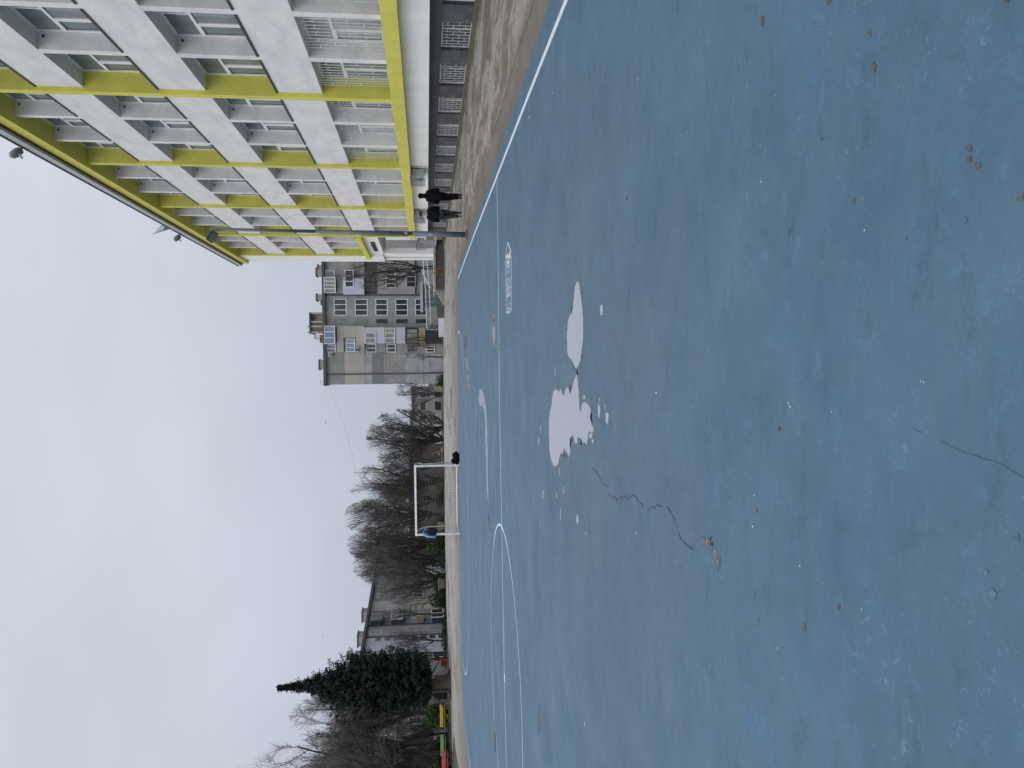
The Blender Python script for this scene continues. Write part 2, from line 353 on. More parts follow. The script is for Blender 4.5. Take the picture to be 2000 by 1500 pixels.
def puddle(px, m=None, z=0.00526):
    mb = MB(); P = [g(x, y) for x, y in px]
    area = sum(P[i].x*P[(i+1) % len(P)].y-P[(i+1) % len(P)].x*P[i].y for i in range(len(P)))
    if area < 0: P.reverse()
    mb.poly([(p.x, p.y, z) for p in P]); o = mb.build('puddle', m or m_water)
    import bmesh
    bm = bmesh.new(); bm.from_mesh(o.data); bmesh.ops.triangulate(bm, faces=bm.faces[:]); bm.to_mesh(o.data); bm.free()
    return tag(o, kind='structure')
def rim(px, grow_=.035, m=None):
    P = [g(x, y) for x, y in px]; n_ = len(P)
    A = sum(P[i].x*P[(i+1) % n_].y-P[(i+1) % n_].x*P[i].y for i in range(n_)); sg = 1 if A > 0 else -1
    mb = MB(); rk = random.Random(n_)
    for i in range(n_):
        j = (i+1) % n_; a, b_ = P[i], P[j]; d = b_-a
        if d.length < 1e-4: continue
        q = Vector((d.y, -d.x, 0)).normalized()*sg*grow_*rk.uniform(.4, 1.5)*(1+a.y/12)
        mb.poly([(p.x, p.y, .0046) for p in ((a, a+q-d.normalized()*.01, b_+q+d.normalized()*.01, b_) if sg < 0 else (a, a+q-d.normalized()*.01, b_+q+d.normalized()*.01, b_))])
    o = mb.build('puddle_rim', m or m_rim); tag(o, kind='structure')
m_rim = mat('wet_court_paint', (.055, .090, .122), .35, .2, 9, .4)
def zz(l_): return [(1040+x/3.571, 520+y/3.571) for x, y in l_]
PA_ = zz([(315,105),(300,140),(296,180),(292,220),(288,260),(283,300),(276,330),(262,345),(254,375),(250,400),(246,440),(243,480),(244,520),(245,560),(247,595),(252,620),(262,640),(275,650),(283,665),(290,680),(300,705),(308,715),(316,705),(325,690),(333,668),(340,650),(341,625),(345,600),(350,560),(355,520),(357,480),(358,440),(357,395),(355,350),(353,310),(350,280),(345,240),(340,200),(336,160),(332,130),(325,112)]); puddle(PA_); rim(PA_)
PB_ = zz([(312,750),(303,770),(295,790),(290,810),(285,830),(281,850),(275,870),(265,890),(260,870),(255,850),(243,845),(232,870),(222,905),(212,890),(205,870),(198,855),(188,875),(176,863),(165,860),(150,875),(144,900),(140,920),(137,970),(130,1000),(125,1020),(120,1060),(118,1100),(119,1150),(120,1200),(121,1240),(122,1280),(127,1320),(135,1350),(147,1385),(160,1395),(172,1390),(180,1380),(187,1360),(190,1340),(198,1310),(205,1300),(210,1312),(215,1310),(218,1285),(225,1270),(235,1290),(245,1300),(250,1318),(262,1325),(265,1290),(263,1240),(265,1200),(275,1180),(284,1180),(290,1190),(295,1215),(300,1230),(312,1240),(318,1215),(320,1190),(333,1198),(345,1200),(350,1220),(355,1235),(365,1225),(380,1245),(387,1215),(392,1190),(395,1165),(400,1150),(415,1160),(425,1155),(432,1140),(422,1115),(415,1100),(408,1070),(405,1050),(409,1020),(410,1000),(400,975),(390,965),(378,948),(370,948),(358,952),(350,965),(342,990),(335,1020),(332,985),(330,950),(328,905),(325,860),(323,830),(320,800),(316,772)]); puddle(PB_); rim(PB_)
m_sky_sheen = mat('painted_sky_sheen', (.27, .33, .40), .6, scale=5, col2=(.15, .21, .28), lo=.35, hi=.6)  # pale colour painted in for the sky reflected by a far puddle
puddle([(937,762),(935,775),(936,790),(943,795),(946,800),(948,830),(949,870),(950,910),(951.5,960),(955,990),(953.5,940),(953,900),(952.5,850),(950.5,800),(947,776),(942,760)], m_sky_sheen, .0064)
for ol in ([(964.5,609),(962.5,618),(962.3,640),(962.5,660),(964,680),(967,678),(967.6,655),(968,630),(967,612)],
           [(909,640),(907,655),(906.5,680),(909,700),(911,728),(912,745),(913.5,768),(917,766),(918,745),(916,715),(914,690),(912.5,660)],
           [(973,665),(972.5,678),(974.5,690),(976.3,676)],
           [(967,1395),(966,1420),(966,1450),(966.5,1470),(968.5,1468),(970,1440),(969.5,1410)],
           [(954,1000),(957,1020),(960,1040),(957.5,1038),(954,1015)]):
    puddle(ol)
puddle([(1052,1370),(1051,1395),(1050.5,1420),(1052,1440),(1055,1425),(1056.5,1400),(1055,1378)], m_film)
puddle(zz([(292,700),(300,740),(296,760),(310,752),(322,748),(318,728),(326,700),(308,716)]), m_film, 0.00456)
for x, y, w, h in ((1172, 784, 1.6, 9), (1187, 815, 3.2, 12), (1182, 794, 1.5, 7), (1171, 800, 2.2, 16), (1085, 725, 1.6, 10), (1057, 836, 1.3, 8), (1053, 862, 1.5, 7), (1142, 776, 2.2, 4), (1155, 850, 3, 6), (1159, 862, 2, 5), (1104, 642, 1, 9),
                   (1062, 965, 1.8, 10), (1094, 920, 1.2, 8), (1102, 957, 1.4, 8), (1096, 1005, 1.2, 14), (1056, 1025, 1, 9), (1129, 1014, 2, 9), (1088, 968, 1.5, 6), (1176, 606, 3, 12)):
    pl = []
    for k in range(14):
        a = k*2*math.pi/14; q = 1+.25*rnd.uniform(-1, 1); pl.append((x+w*math.cos(a)*q, y+h*math.sin(a)*q))
    puddle(pl, m_water if w > 1.8 else m_film)
# loose specks, worn spots, crack
m_speck = mat('white_speck', (.45, .50, .55), .8, .3, 9); m_tan = mat('bare_spot', (.12, .122, .122), .95, .2, 60, .1, fine=(140, .25))
m_tanl = mat('pale_spot', (.33, .33, .31), .9, .3, 15); m_brn = mat('brown_spot', (.10, .09, .082), .95, .2, 70, .1)
m_gap = mat('crack_gap', (.026, .040, .052), .95, .2)
sb = MB()
for k in range(230):
    y = 6.5+abs(rnd.gauss(0, 1))*9 if k % 3 else rnd.uniform(2.4, 7); x = rnd.uniform(-.62*y, min(3.4, .5*y))
    r = rnd.choice((.0015, .002, .002, .003, 0.00456))*(.8+y/7); n_ = 6
    sb.poly([(x+r*math.cos(a*math.pi/3)*rnd.uniform(.5, 1.2), y+r*math.sin(a*math.pi/3)*rnd.uniform(.5, 1.2), 0.00554) for a in range(n_)])
for x, y, w, h in ((1187, 815, .8, 4), (1283, 767, 2, 3), (1489, 355, 1.5, 5), (1487, 285, 1.2, 2), (1802, 745, 1.2, 4.5), (1807.5, 746, 1.2, 5), (1542, 787, 1.5, 3), (1472, 1028, 1.3, 4), (1244, 1041, 1.3, 3), (1145, 1042, 1.2, 4), (1143, 1414, 1.2, 5), (1247, 155, 1, 3), (1080, 182, 1, 3), (1033, 229, 1, 3)):
    sb.poly([(lambda p: (p.x, p.y, 0.00554))(g(x+w*.7*math.cos(a*math.pi/4), y-h*.7*math.sin(a*math.pi/4))) for a in range(8)])
tag(sb.build('paint_specks', m_speck), kind='stuff', label='small white specks scattered over the blue court', cat='specks')
def spots(name, lst, m, label):
    s = MB()
    for x, y, w, h in lst:
        pl = []
        for a in range(14):
            q = rnd.uniform(.75, 1.2); p = g(x+w*q*math.cos(a*2*math.pi/14), y-h*q*math.sin(a*2*math.pi/14)); pl.append((p.x, p.y, 0.00582))
        s.poly(pl)
    tag(s.build(name, m), kind='structure')
spots('bare_spot', [(1543, 452, 2.2, 5), (1572, 1224, 4, 9), (1699, 68, 5, 9), (1479, 996, 3, 5), (1669, 393, 4, 5), (1913, 323, 6, 7), (1483, 1211, 2, 4), (1226, 386, 1.5, 6), (1997, 384, 7, 9)], m_tan, '')
spots('brown_spot', [(1710, 131, 5, 11), (1897, 290, 5.5, 8), (1896, 311, 5, 7), (1641, 1185, 3.2, 5.5), (1621, 3, 5, 6), (1969, 1, 6, 4), (1491, 42, 3.5, 12), (1524, 838, 3, 5), (1773, 466, 2, 3), (1608, 271, 1.8, 3)], m_brn, '')
spots('pale_spot', [(1989, 1050, 6, 8), (1943, 1162, 6, 10), (1929, 1118, 4, 6), (1889, 432, 4, 6)], mat('chalk_spot', (.13, .195, .24), .9, scale=30, col2=(.055, .115, .165), lo=.4, hi=.6), '')
cp = [(1158,914),(1163,918),(1168,924),(1172,930),(1175,940),(1178,946),(1184,947),(1188,951),(1192,957),(1191,965),(1196,973),(1201,969),(1206,977),(1210,974),(1216,972),(1222,968),(1228,975),(1232,970),(1238,967),(1245,972),(1249,981),(1255,985),(1258,992),(1266,998),(1270,994),(1275,990),(1281,993),(1284,984),(1291,989),(1297,986),(1303,989),(1309,996),(1314,1003),(1318,1013),(1323,1027),(1326,1040),(1331,1052),(1338,1060),(1346,1067),(1355,1073)]
m_gapf = mat('faint_crack_gap', (.035, .065, .09), .95, .2)
for pts_, w, gaps, mm in ((cp, .0055, (7, 8, 22, 29), m_gap), ([(1374,1048),(1378,1055)], .005, (), m_gap), ([(1409,1103),(1405,1111),(1402,1119)], .003, (), m_gap), ([(1787,836),(1805,846),(1840,862),(1870,875),(1905,888),(1940,899),(1990,925),(2010,936)], .0013, (1,), m_gapf), ([(1478,1155),(1474,1170),(1475,1180)], .0025, (), m_gapf)):
    cm = MB(); rk = random.Random(3)
    for k in range(len(pts_)-1):
        if k in gaps: continue
        a, b_ = g(*pts_[k]), g(*pts_[k+1]); L_ = (b_-a).length; nn = max(2, int(L_/.045)); sd_ = Vector((-(b_-a).y, (b_-a).x, 0)).normalized()
        P_ = [a.lerp(b_, j/nn)+sd_*(rk.uniform(-0.00624, 0.00624)*min(1, L_/.1) if 0 < j < nn else 0) for j in range(nn+1)]
        for j in range(nn): strip([P_[j], P_[j+1]], w*rk.uniform(.45, 1.3), 0.00582, cm)
    tag(cm.build('crack', mm), kind='structure')
cm = MB(); strip([g(1376, 1050), g(1379, 1059), g(1386, 1060), g(1391, 1056)], .03, .0061, cm); strip([g(1389, 1049), g(1391, 1057), g(1394, 1064)], .022, .0061, cm)
cq = [g(*q) for q in ((1391, 1060), (1395, 1068), (1399, 1078), (1402, 1088), (1406, 1098), (1405, 1084), (1407, 1102))]
L1 = [g(*q) for q in ((1390, 1062), (1393, 1071), (1398, 1080), (1400, 1090), (1404, 1098), (1406, 1103))]; L2 = [g(*q) for q in ((1394, 1061), (1399, 1071), (1404, 1080), (1408, 1086), (1409, 1094), (1407, 1102))]
for k in range(5): cm.quad(*[(p.x, p.y, .0061) for p in (L1[k], L2[k], L2[k+1], L1[k+1])])
tag(cm.build('chipped_patch', mat('bare_concrete_chip', (.20, .185, .165), .9, scale=45, col2=(.05, .05, .05), lo=.4, hi=.6)), kind='structure')
# ================================================================= SCHOOL
KS = .008
XW, XF, XG = 8.93, 8.80, 9.43          # spandrel plane, pilaster front, glazing line (school frame)
OFF = (XW, 40.0, 0.0)
school = empty('school_building', Matrix.Rotation(KS, 3, 'Z') @ Vector(OFF), KS)
tag(school, 'long four storey white school with yellow pilasters and beam beside the blue court', 'school')
def S(mb, name, m, smooth=False): return mb.build(name, m, school, OFF, smooth)
FINS = [0.0, 8.60, 17.17, 25.75, 34.30, 42.88, 51.60, 60.30]      # far face of each pilaster
SILL = [2.45, 6.08, 9.73, 13.37]; TOP = [4.65, 8.27, 11.95, 15.40]
END = 63.3
m_lobby = mat('window_reveal_grey', (.60, .60, .61), .85, .06, 1, .2)
# main body and walls
w = MB()
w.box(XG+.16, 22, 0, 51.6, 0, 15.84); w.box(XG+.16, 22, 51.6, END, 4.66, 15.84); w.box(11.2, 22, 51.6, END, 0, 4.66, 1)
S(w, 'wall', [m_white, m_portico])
w = MB()
for k in range(len(FINS)-1):
    a0, a1 = FINS[k], FINS[k+1]-.30
    zs = [(TOP[i], SILL[i+1]) for i in range(3)]
    if a0 >= 51.6: zs = zs[1:]
    for z0, z1 in zs: w.box(XW, XG+.16, a0, a1, z0, z1)
S(w, 'spandrel_panel', m_spandrel)
w = MB()
for k in range(len(FINS)-1):
    a0, a1 = FINS[k], FINS[k+1]-.30
    ww = (a1-a0-.54)/3
    for j in (1, 2):
        r0 = a0+j*ww+(j-1)*.27
        for i in range(4):
            if a0 >= 51.6 and i == 0: continue
            w = MB(); w.box(XW+.003, XG+.16, r0, r0+.27, SILL[i], TOP[i]); S(w, 'window_rib', m_spandrel)
w = MB(); w.box(XF, XG+.4, 60.3, END, 4.66, 15.40); w.box(XW, XG+.4, 51.6, 60.3, 4.66, 5.64); S(w, 'end_wall', m_white)
for k in range(1, len(FINS)):
    w = MB(); a = FINS[k]; w.box(XF, XG+.16, a-.30, a, 2.45 if a < 55 else 6.0, 15.40); S(w, 'pilaster', m_yellow)
w = MB(); w.box(8.64, XG+.16, 0, 51.6, 2.03, 2.45); w.box(8.64, XG+.16, 51.6, 61.2, 5.64, 5.98); w.box(XF-.02, XG+.16, 51.3, 51.62, 2.03, 5.64); S(w, 'yellow_beam', m_yellow)
w = MB(); w.box(XW, XG+.16, 0, 51.6, 1.25, 2.03); S(w, 'plinth_band', m_white)
w = MB(); w.box(8.62, XG+.16, 0, END, 15.40, 15.85); S(w, 'yellow_cornice', m_yellow)
w = MB(); w.box(8.44, 22.2, -.1, END+.1, 15.90, 16.20, 0); w.box(8.56, 22, 0, END, 15.85, 15.90, 1); w.box(8.40, 22.2, -.1, END+.1, 16.20, 16.26, 1); S(w, 'roof', [m_eave, m_black])
# dark tiled basement with its windows
m_btile = bpy.data.materials.new('basement_tiles'); m_btile.use_nodes = True
n, l, b, c, noise, rng, mixc, math_ = node_setup_pave(m_btile)
mpn = n.new('ShaderNodeMapping'); mpn.inputs['Rotation'].default_value = (0, R(90), R(90)); l.new(c.outputs['Object'], mpn.inputs[0])
sp = n.new('ShaderNodeSeparateXYZ'); l.new(c.outputs['Object'], sp.inputs[0]); cb_ = n.new('ShaderNodeCombineXYZ'); l.new(sp.outputs[1], cb_.inputs[0]); l.new(sp.outputs[2], cb_.inputs[1])
br = n.new('ShaderNodeTexBrick'); br.offset = 0; br.inputs['Scale'].default_value = 1; br.inputs['Brick Width'].default_value = .36; br.inputs['Row Height'].default_value = .30; br.inputs['Mortar Size'].default_value = .006
br.inputs['Color1'].default_value = (.075, .078, .082, 1); br.inputs['Color2'].default_value = (.13, .14, .155, 1); br.inputs['Mortar'].default_value = (.025, .025, .025, 1); br.inputs['Bias'].default_value = -.3
l.new(cb_.outputs[0], br.inputs['Vector']); v = n.new('ShaderNodeVectorMath'); v.operation = 'SCALE'; l.new(br.outputs[0], v.inputs[0]); l.new(rng(noise(25, 4, .7), .3, .7, .75, 1.3), v.inputs['Scale']); l.new(v.outputs[0], b.inputs['Base Color']); b.inputs['Roughness'].default_value = .5
w = MB(); XT = 9.43
bw = [(21.13+2.866*k, 21.13+2.866*k+1.84) for k in range(-7, 11)]
prev = 0
for a0, a1 in bw:
    w.box(XT, XT+.2, prev, a0, 0, .90); w.box(XT, XT+.2, a0, a1, 0, .05); prev = a1
w.box(XT, XT+.2, prev, 51.6, 0, .90)
w.box(XT+.155, XT+.2, 0, 51.6, .05, .90, 1)
w.box(XT-.03, XT+.2, 0, 51.6, .90, 1.25, 1); S(w, 'basement_wall', [m_btile, m_tile])
w = MB(); w.box(9.05, 9.43, 0, 58, -.05, .09); S(w, 'mossy_gutter_curb', mat('mossy_curb', (.15, .135, .10), .95, scale=1.4, col2=(.085, .08, .05), fine=(15, .3), lo=.3, hi=.7))
# portico
w = MB()
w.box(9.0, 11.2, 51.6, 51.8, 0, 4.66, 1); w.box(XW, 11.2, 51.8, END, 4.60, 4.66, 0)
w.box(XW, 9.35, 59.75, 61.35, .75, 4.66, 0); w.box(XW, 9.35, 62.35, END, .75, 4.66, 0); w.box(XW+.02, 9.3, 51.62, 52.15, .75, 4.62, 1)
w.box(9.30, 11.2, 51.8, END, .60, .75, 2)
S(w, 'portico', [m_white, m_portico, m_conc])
# metal lettering on the wall above the portico (too small in the photo to read)
w = MB()
for k in range(8):
    a = 54.35+k*.52; w.box(XW-.05, XW, a, a+.40, 4.93, 4.98); w.box(XW-.05, XW, a, a+.10, 4.98, 5.22); w.box(XW-.05, XW, a+.30, a+.40, 4.98, 5.22)
    if k % 2: w.box(XW-.05, XW, a+.10, a+.30, 5.14, 5.22)
    if k % 3 == 0: w.box(XW-.05, XW, a+.15, a+.25, 4.98, 5.14)
w.box(XW-.02, XW, 54.3, 58.4, 4.96, 5.18); w.box(XW-.04, XW, 55.85, 55.95, 5.22, 5.30)
S(w, 'dark_wall_lettering', mat('bronze_letters', (.05, .04, .035), .5, .3, 20))
# windows: frame > pane, sill ; the lowest row also has a bar grille
def win_meshes(wd, ht):
    t = .065; tr = ht*.66; m1 = wd*.70; m2 = wd*.47
    f = MB(); x0, x1 = 0, .07
    f.box(x0, x1, 0, wd, 0, t); f.box(x0, x1, 0, wd, ht-t, ht); f.box(x0, x1, 0, t, t, ht-t); f.box(x0, x1, wd-t, wd, t, ht-t)
    f.box(x0, x1, t, wd-t, tr-t*.6, tr+t*.6)
    f.box(x0+.003, x1, m1-t/2, m1+t/2, t, tr-t*.6); f.box(x0+.003, x1, m2-t/2, m2+t/2, tr+t*.6, ht-t)
    f.box(x0-.02, x0+.02, m1+t/2, wd-t, t, t+.05); f.box(x0-.02, x0+.02, m1+t/2, wd-t, tr-t*.6-.05, tr-t*.6); f.box(x0-.02, x0+.02, m1+t/2, m1+t/2+.05, t+.05, tr-t*.6-.05); f.box(x0-.02, x0+.02, wd-t-.05, wd-t, t+.05, tr-t*.6-.05)
    p = MB(); p.box(.035, .06, t, wd-t, t, ht-t)
    s = MB(); s.box(-.525, 0, 0, wd, -.04, .025)
    return f.mesh('window', [m_frame]), [p.mesh('pane', [mm]) for mm in (m_glass, m_glass_lit)], s.mesh('sill', [m_black])
WM = {}
def grille_mesh(wd, ht, sp_, z0=0):
    q = MB(); r = .0095 if z0 or ht > 1 else .0075; nb = int(round(wd/sp_)); st = wd/nb
    q.box(-r, r, 0, wd, z0, z0+.025); q.box(-r, r, 0, wd, ht-.025, ht)
    for k in range(nb+1): q.box(-r*.9, r*.9, k*st-r, k*st+r, z0+.025, ht-.025)
    for k in range(nb):
        for fz in ((.22, .62) if k % 2 else (.42, .82)):
            zt = z0+(ht-z0)*fz; q.box(-r*.7, r*.7, k*st+r, (k+1)*st-r, zt-r, zt+r)
    return q.mesh('bar_grille', [m_grille])
def sch(name, me, x, a, z, parent=None):
    o = bpy.data.objects.new(name, me); C.objects.link(o); o.parent = parent or school
    o.location = (x-OFF[0], a-OFF[1], z) if parent is None else (x, a, z)
    return o
rw = random.Random(3)
vent = MB(); vent.box(-.035, .035, 0, .02, -.035, .035); vent = vent.mesh('reveal_vent', [m_dark])
for k in range(0, len(FINS)-1):
    a0, a1 = FINS[k], FINS[k+1]-.30; wd = (a1-a0-.54)/3
    for i in range(4):
        if a0 >= 51.6 and i == 0: continue
        ht = TOP[i]-SILL[i]; key = (round(wd, 2), i)
        if key not in WM: WM[key] = (win_meshes(wd, ht), grille_mesh(wd-.33, ht, .2))
        (fm, pm, sm), gm = WM[key]
        for j in range(3):
            a = a0+j*(wd+.27)
            f = sch('window', fm, XG, a, SILL[i])
            sch('pane', pm[1 if rw.random() < .12 else 0], 0, 0, 0, f); sch('sill', sm, 0, 0, 0, f)
            if i == 0: sch('bar_grille', gm, XW+.17, a+.02, SILL[i]+.02)
            elif j < 2: sch('reveal_vent', vent, XG-.13, a+wd-.012, SILL[i]+ht-.16)
fm = MB(); wd, ht = 1.84, .85
fm.box(0, .04, 0, wd, 0, .04); fm.box(0, .04, 0, wd, ht-.04, ht); fm.box(0, .04, 0, .04, .04, ht-.04); fm.box(0, .04, wd-.04, wd, .04, ht-.04); fm.box(0, .04, .6, .66, .04, ht-.04)
fm = fm.mesh('basement_window', [m_frame]); pm = MB(); pm.box(.02, .03, .04, wd-.04, .04, ht-.04); pm = pm.mesh('pane', [mat('basement_glass', (.075, .085, .095), .06, .4, 1, .4)]); gm = grille_mesh(wd-.25, .83, .21)
for a0, a1 in bw:
    if a0 < 8: continue
    f = sch('basement_window', fm, XT+.10, a0, .05); sch('pane', pm, 0, 0, 0, f); sch('bar_grille', gm, XT+.02, a0+.03, .06)
# small cameras / vents tucked in the reveals
# air conditioners in bar cages on the white band
def ac_unit(a, label, wd=1.45):
    base = Matrix.Rotation(KS, 3, 'Z') @ Vector((XW, a, 1.40))
    t = empty('caged_air_conditioner', base, KS); tag(t, label, 'air conditioner', 'caged air conditioners on the white band')
    q = MB(); q.box(-.40, -.06, .25, 1.15, .05, .55); q.build('housing', mat('ac_housing', (.50, .51, .50), .6, .12, 4), t)
    q = MB(); q.lathe((0, 0, 0), [(.2, 0), (.2, .02)], 14); q.v = [(-.405-z_, .62+x_, .30+y_) for x_, y_, z_ in q.v]; q.build('fan_grille', m_dark, t)
    q = MB(); d = .012
    for y in (0, wd):
        for x in (-.52, 0): q.box(x-d, x+d, y-d, y+d, 0, .62)
    for z in (0, .2, .41, .62):
        q.box(-.52-d*.8, -.52+d*.8, d, wd-d, z-d*.8, z+d*.8)
        for y in (0, wd): q.box(-.52+d, -d, y-d*.8, y+d*.8, z-d*.8, z+d*.8)
    for j in range(1, 10): q.box(-.52-d*.7, -.52+d*.7, j*wd/10-d*.5, j*wd/10+d*.5, .01, .61)
    for x in (-.35, -.18): q.box(x-d*.5, x+d*.5, -d*.7, d*.7, .01, .61)
    q.build('cage', m_metal, t)
    q = MB(); q.box(-.55, .0, -.02, wd+.02, .63, .66); q.build('cage_lid', m_metal, t)
ac_unit(34.15, 'caged air conditioner unit on the white band right of the walking people')
ac_unit(43.1, 'caged air conditioner unit on the white band behind the capped person')
ac_unit(52.0, 'caged air conditioner unit beside the portico just behind the lamp pole', 2.4)
# roof floodlights and flag
def floodlight(p, label):
    t = empty('roof_floodlight', p, .3); tag(t, label, 'floodlight', 'floodlights on the school roof edge')
    q = MB(); q.tube([(.3, 0, -.55), (.15, 0, -.1), (-.05, 0, .12)], .035, 8); q.build('arm', m_metal, t)
    q = MB()
    for k in range(5): pass
    pr = [(.04, 0), (.13, .06), (.165, .25), (.13, .46), (.03, .55)]
    q.lathe((0, 0, 0), pr, 14); rot = Matrix.Rotation(R(-58), 3, 'Y') @ Matrix.Rotation(R(20), 3, 'X')
    q.v = [tuple(rot @ Vector(v_)) for v_ in q.v]; q.build('lamp_head', mat('lamp_grey', (.17, .18, .19), .45, .15, 5), t, smooth=True)
    q = MB(); q.lathe((0, 0, 0), [(.13, 0), (.12, .02), (.02, .03)], 12); q.v = [tuple(rot @ Vector((v_[0]*.9-.22, v_[1]*.9, v_[2]+.3))) for v_ in q.v]; q.build('lens', m_glass, t, smooth=True)
def roof_at(x, y, X=8.42):
    r = ray(x, y); t = X/(r.x+KS*r.y); return Vector((0, 0, H))+r*t
p = roof_at(66, 292); floodlight((p.x, p.y, 16.36), 'grey floodlight on the roof edge at the near end of the school')
p = roof_at(361, 460); floodlight((p.x, p.y, 16.36), 'grey floodlight on the roof edge beyond the flag')
p = roof_at(350, 446, 8.9)
t = empty('roof_flag', (p.x, p.y, 16.2)); tag(t, 'white green and red flag hanging from a pole on the school roof', 'flag')
q = MB(); q.tube([(.9, 0, -.1), (0, 0, .75), (-.35, 0, 1.85)], .028, 8); q.build('pole', m_metal, t)
m_fw = mat('flag_white', (.66, .68, .75), .8, .1, 3); m_fg = mat('flag_green', (.06, .26, .17), .8, .15, 3); m_fr = mat('flag_red', (.42, .05, .06), .8, .15, 3)
q = MB(); nx_, nz_ = 14, 12
for i in range(nx_):
    for j in range(nz_):
        def fp(u, v_):   # hanging cloth: u across the hoist (stripes), v along the fall
            z = 1.75-u*1.25-v_*.30; x = -.33+u*.42+v_*(.55-.15*u)*.9; return (x, .10*math.sin(v_*9+u*2)*(.3+v_), z)
        u0, u1, v0, v1 = i/nx_, (i+1)/nx_, j/nz_, (j+1)/nz_
        q.quad(fp(u0, v0), fp(u1, v0), fp(u1, v1), fp(u0, v1), 0 if u0 < .33 else 1 if u0 < .66 else 2)
q.build('cloth', [m_fw, m_fg, m_fr], t, smooth=True)
# ================================================================= lamp pole at the court edge
pb_ = g(913, 458.5); zt = atY(411, 447.5, pb_.y)
lp = empty('floodlight_pole', pb_); tag(lp, 'tall grey blue floodlight pole at the edge of the court', 'lamp pole')
q = MB(); lx = zt.x-pb_.x; hz_ = zt.z
q.tube([(0, 0, 0), (lx*.25, 0, hz_*.22)], [.095, .088], 16); q.tube([(lx*.25, 0, hz_*.22), (lx*.62, 0, hz_*.6)], [.072, .066], 14); q.tube([(lx*.62, 0, hz_*.6), (lx, 0, hz_)], [.056, .05], 12)
q.build('pole', m_pole, lp, smooth=True)
q = MB(); q.lathe((0, 0, -.02), [(.17, 0), (.17, .05), (.12, .09)], 14); q.build('base_collar', mat('rusty_base', (.10, .09, .08), .8, .3, 6), lp)
q = MB(); q.box(lx-.42, lx+.10, -.03, .03, hz_-.05, hz_+.0); q.box(lx-.42, lx-.36, -.03, .03, hz_-.30, hz_-.05); q.tube([(lx-.1, 0, hz_-.02), (lx-.16, -.05, hz_+.12)], .02, 6); q.build('bracket', m_pole, lp)
q = MB(); q.box(-.19, .19, -.13, .13, -.04, .04); q.box(-.17, .17, -.11, .11, -.06, -.04, 1); q.box(-.14, .14, -.09, .09, .05, .11)
rot = Matrix.Rotation(R(38), 3, 'Y') @ Matrix.Rotation(R(-25), 3, 'X'); q.v = [tuple(rot @ Vector(v_)+Vector((lx-.26, -.08, hz_-.08))) for v_ in q.v]; q.build('lamp_head', [m_dark, m_glass], lp)
q = MB(); zc = .0
def on_pole(z, ang, r):   # point on the pole's skin
    return (lx*z/hz_+r*math.sin(ang), -r*math.cos(ang), z)
z6 = atY(841, 460, pb_.y).z; zk = atY(793, 457, pb_.y).z
for k in range(16):
    a0, a1 = k*math.pi/8, (k+1)*math.pi/8
    def rg(a, rr): return on_pole(z6+math.cos(a)*.055*rr, .0+.35*math.sin(a)*rr-.35, .0975)
    q.quad(rg(a0, 1), rg(a1, 1), rg(a1, .55), rg(a0, .55))
def patch(zlo, zhi, a0, a1, r=.083):
    for k in range(4):
        b0_, b1_ = a0+(a1-a0)*k/4, a0+(a1-a0)*(k+1)/4
        q.quad(on_pole(zlo, b0_, r), on_pole(zlo, b1_, r), on_pole(zhi, b1_, r), on_pole(zhi, b0_, r))
patch(zk-.06, zk+.04, .3, .65, .078); patch(zk, zk+.04, -.35, .3, .078); patch(zk-.05, zk+.0, -.5, -.2, .078); patch(zk+.10, zk+.13, .2, .5, .078)
q.build('white_marks', mat('sticker_white', (.55, .58, .62), .6, .1), lp)
# ================================================================= ENTRANCE TERRACE, RAMP, RAILS
te = empty('entrance_terrace', (7.2, 60, 0)); tag(te, 'dark tiled entrance terrace with pale pipe railing beside the school portico', 'terrace')
to = (7.2, 60, 0)
q = MB(); q.box(5.62, 9.3, 58.4, 64.5, 0, .66); q.build('tiled_wall', m_btile, te, to)
q = MB(); q.box(5.55, 9.3, 58.3, 64.6, .66, .80); q.build('cap_slab', m_conc, te, to)
q = MB(); q.hexa([(3.55, 60.6, 0), (5.55, 60.0, 0), (5.55, 60.2, 0), (3.55, 60.8, 0), (3.55, 60.6, .52), (5.55, 60.0, .78), (5.55, 60.2, .78), (3.55, 60.8, .52)]); q.build('stair_flank_wall', m_tile, te, to)
q = MB()
for i in range(4): q.box(4.55+i*.26, 5.60, 59.3, 60.0, i*.165, (i+1)*.165)
q.build('steps', m_conc, te, to)
q = MB(); p0_, p1_ = atY(850, 571, 61.2), atY(861, 586, 61.2); q.box(p0_.x, p1_.x, 61.2, 61.3, p1_.z, p0_.z); q.build('dark_opening', m_dark, te, to)
q = MB(); q.hexa([(2.2, 64.4, 0), (4.4, 61.5, 0), (4.6, 61.7, 0), (2.4, 64.6, 0), (2.2, 64.4, .42), (4.4, 61.5, .46), (4.6, 61.7, .46), (2.4, 64.6, .42)]); q.build('ramp_wall', mat('pale_concrete', (.50, .51, .54), .85, .08, 1.2), te, to)
def tube_part(name, pts, r, m, parent, off, n=8): q = MB(); q.tube(pts, r, n); return q.build(name, m, parent, off)
m_rail = mat('rail_white', (.60, .62, .68), .4, .08, 4)
A_ = lambda x, y, Y: atY(x, y, Y)
tube_part('handrail', [A_(826.5, 509, 63.3), A_(828, 530, 63.8), A_(831, 565, 64.6), A_(834, 642, 66)], .032, m_rail, te, to)
tube_part('handrail', [A_(833.5, 509, 63.3), A_(836, 530, 63.8), A_(838.5, 565, 64.6), A_(841.5, 633, 66)], .030, m_rail, te, to)
tube_part('handrail', [A_(823.8, 526, 61.5), A_(828, 537, 61.3), A_(835, 552, 61.1), A_(841.5, 563, 61)], .040, m_rail, te, to)
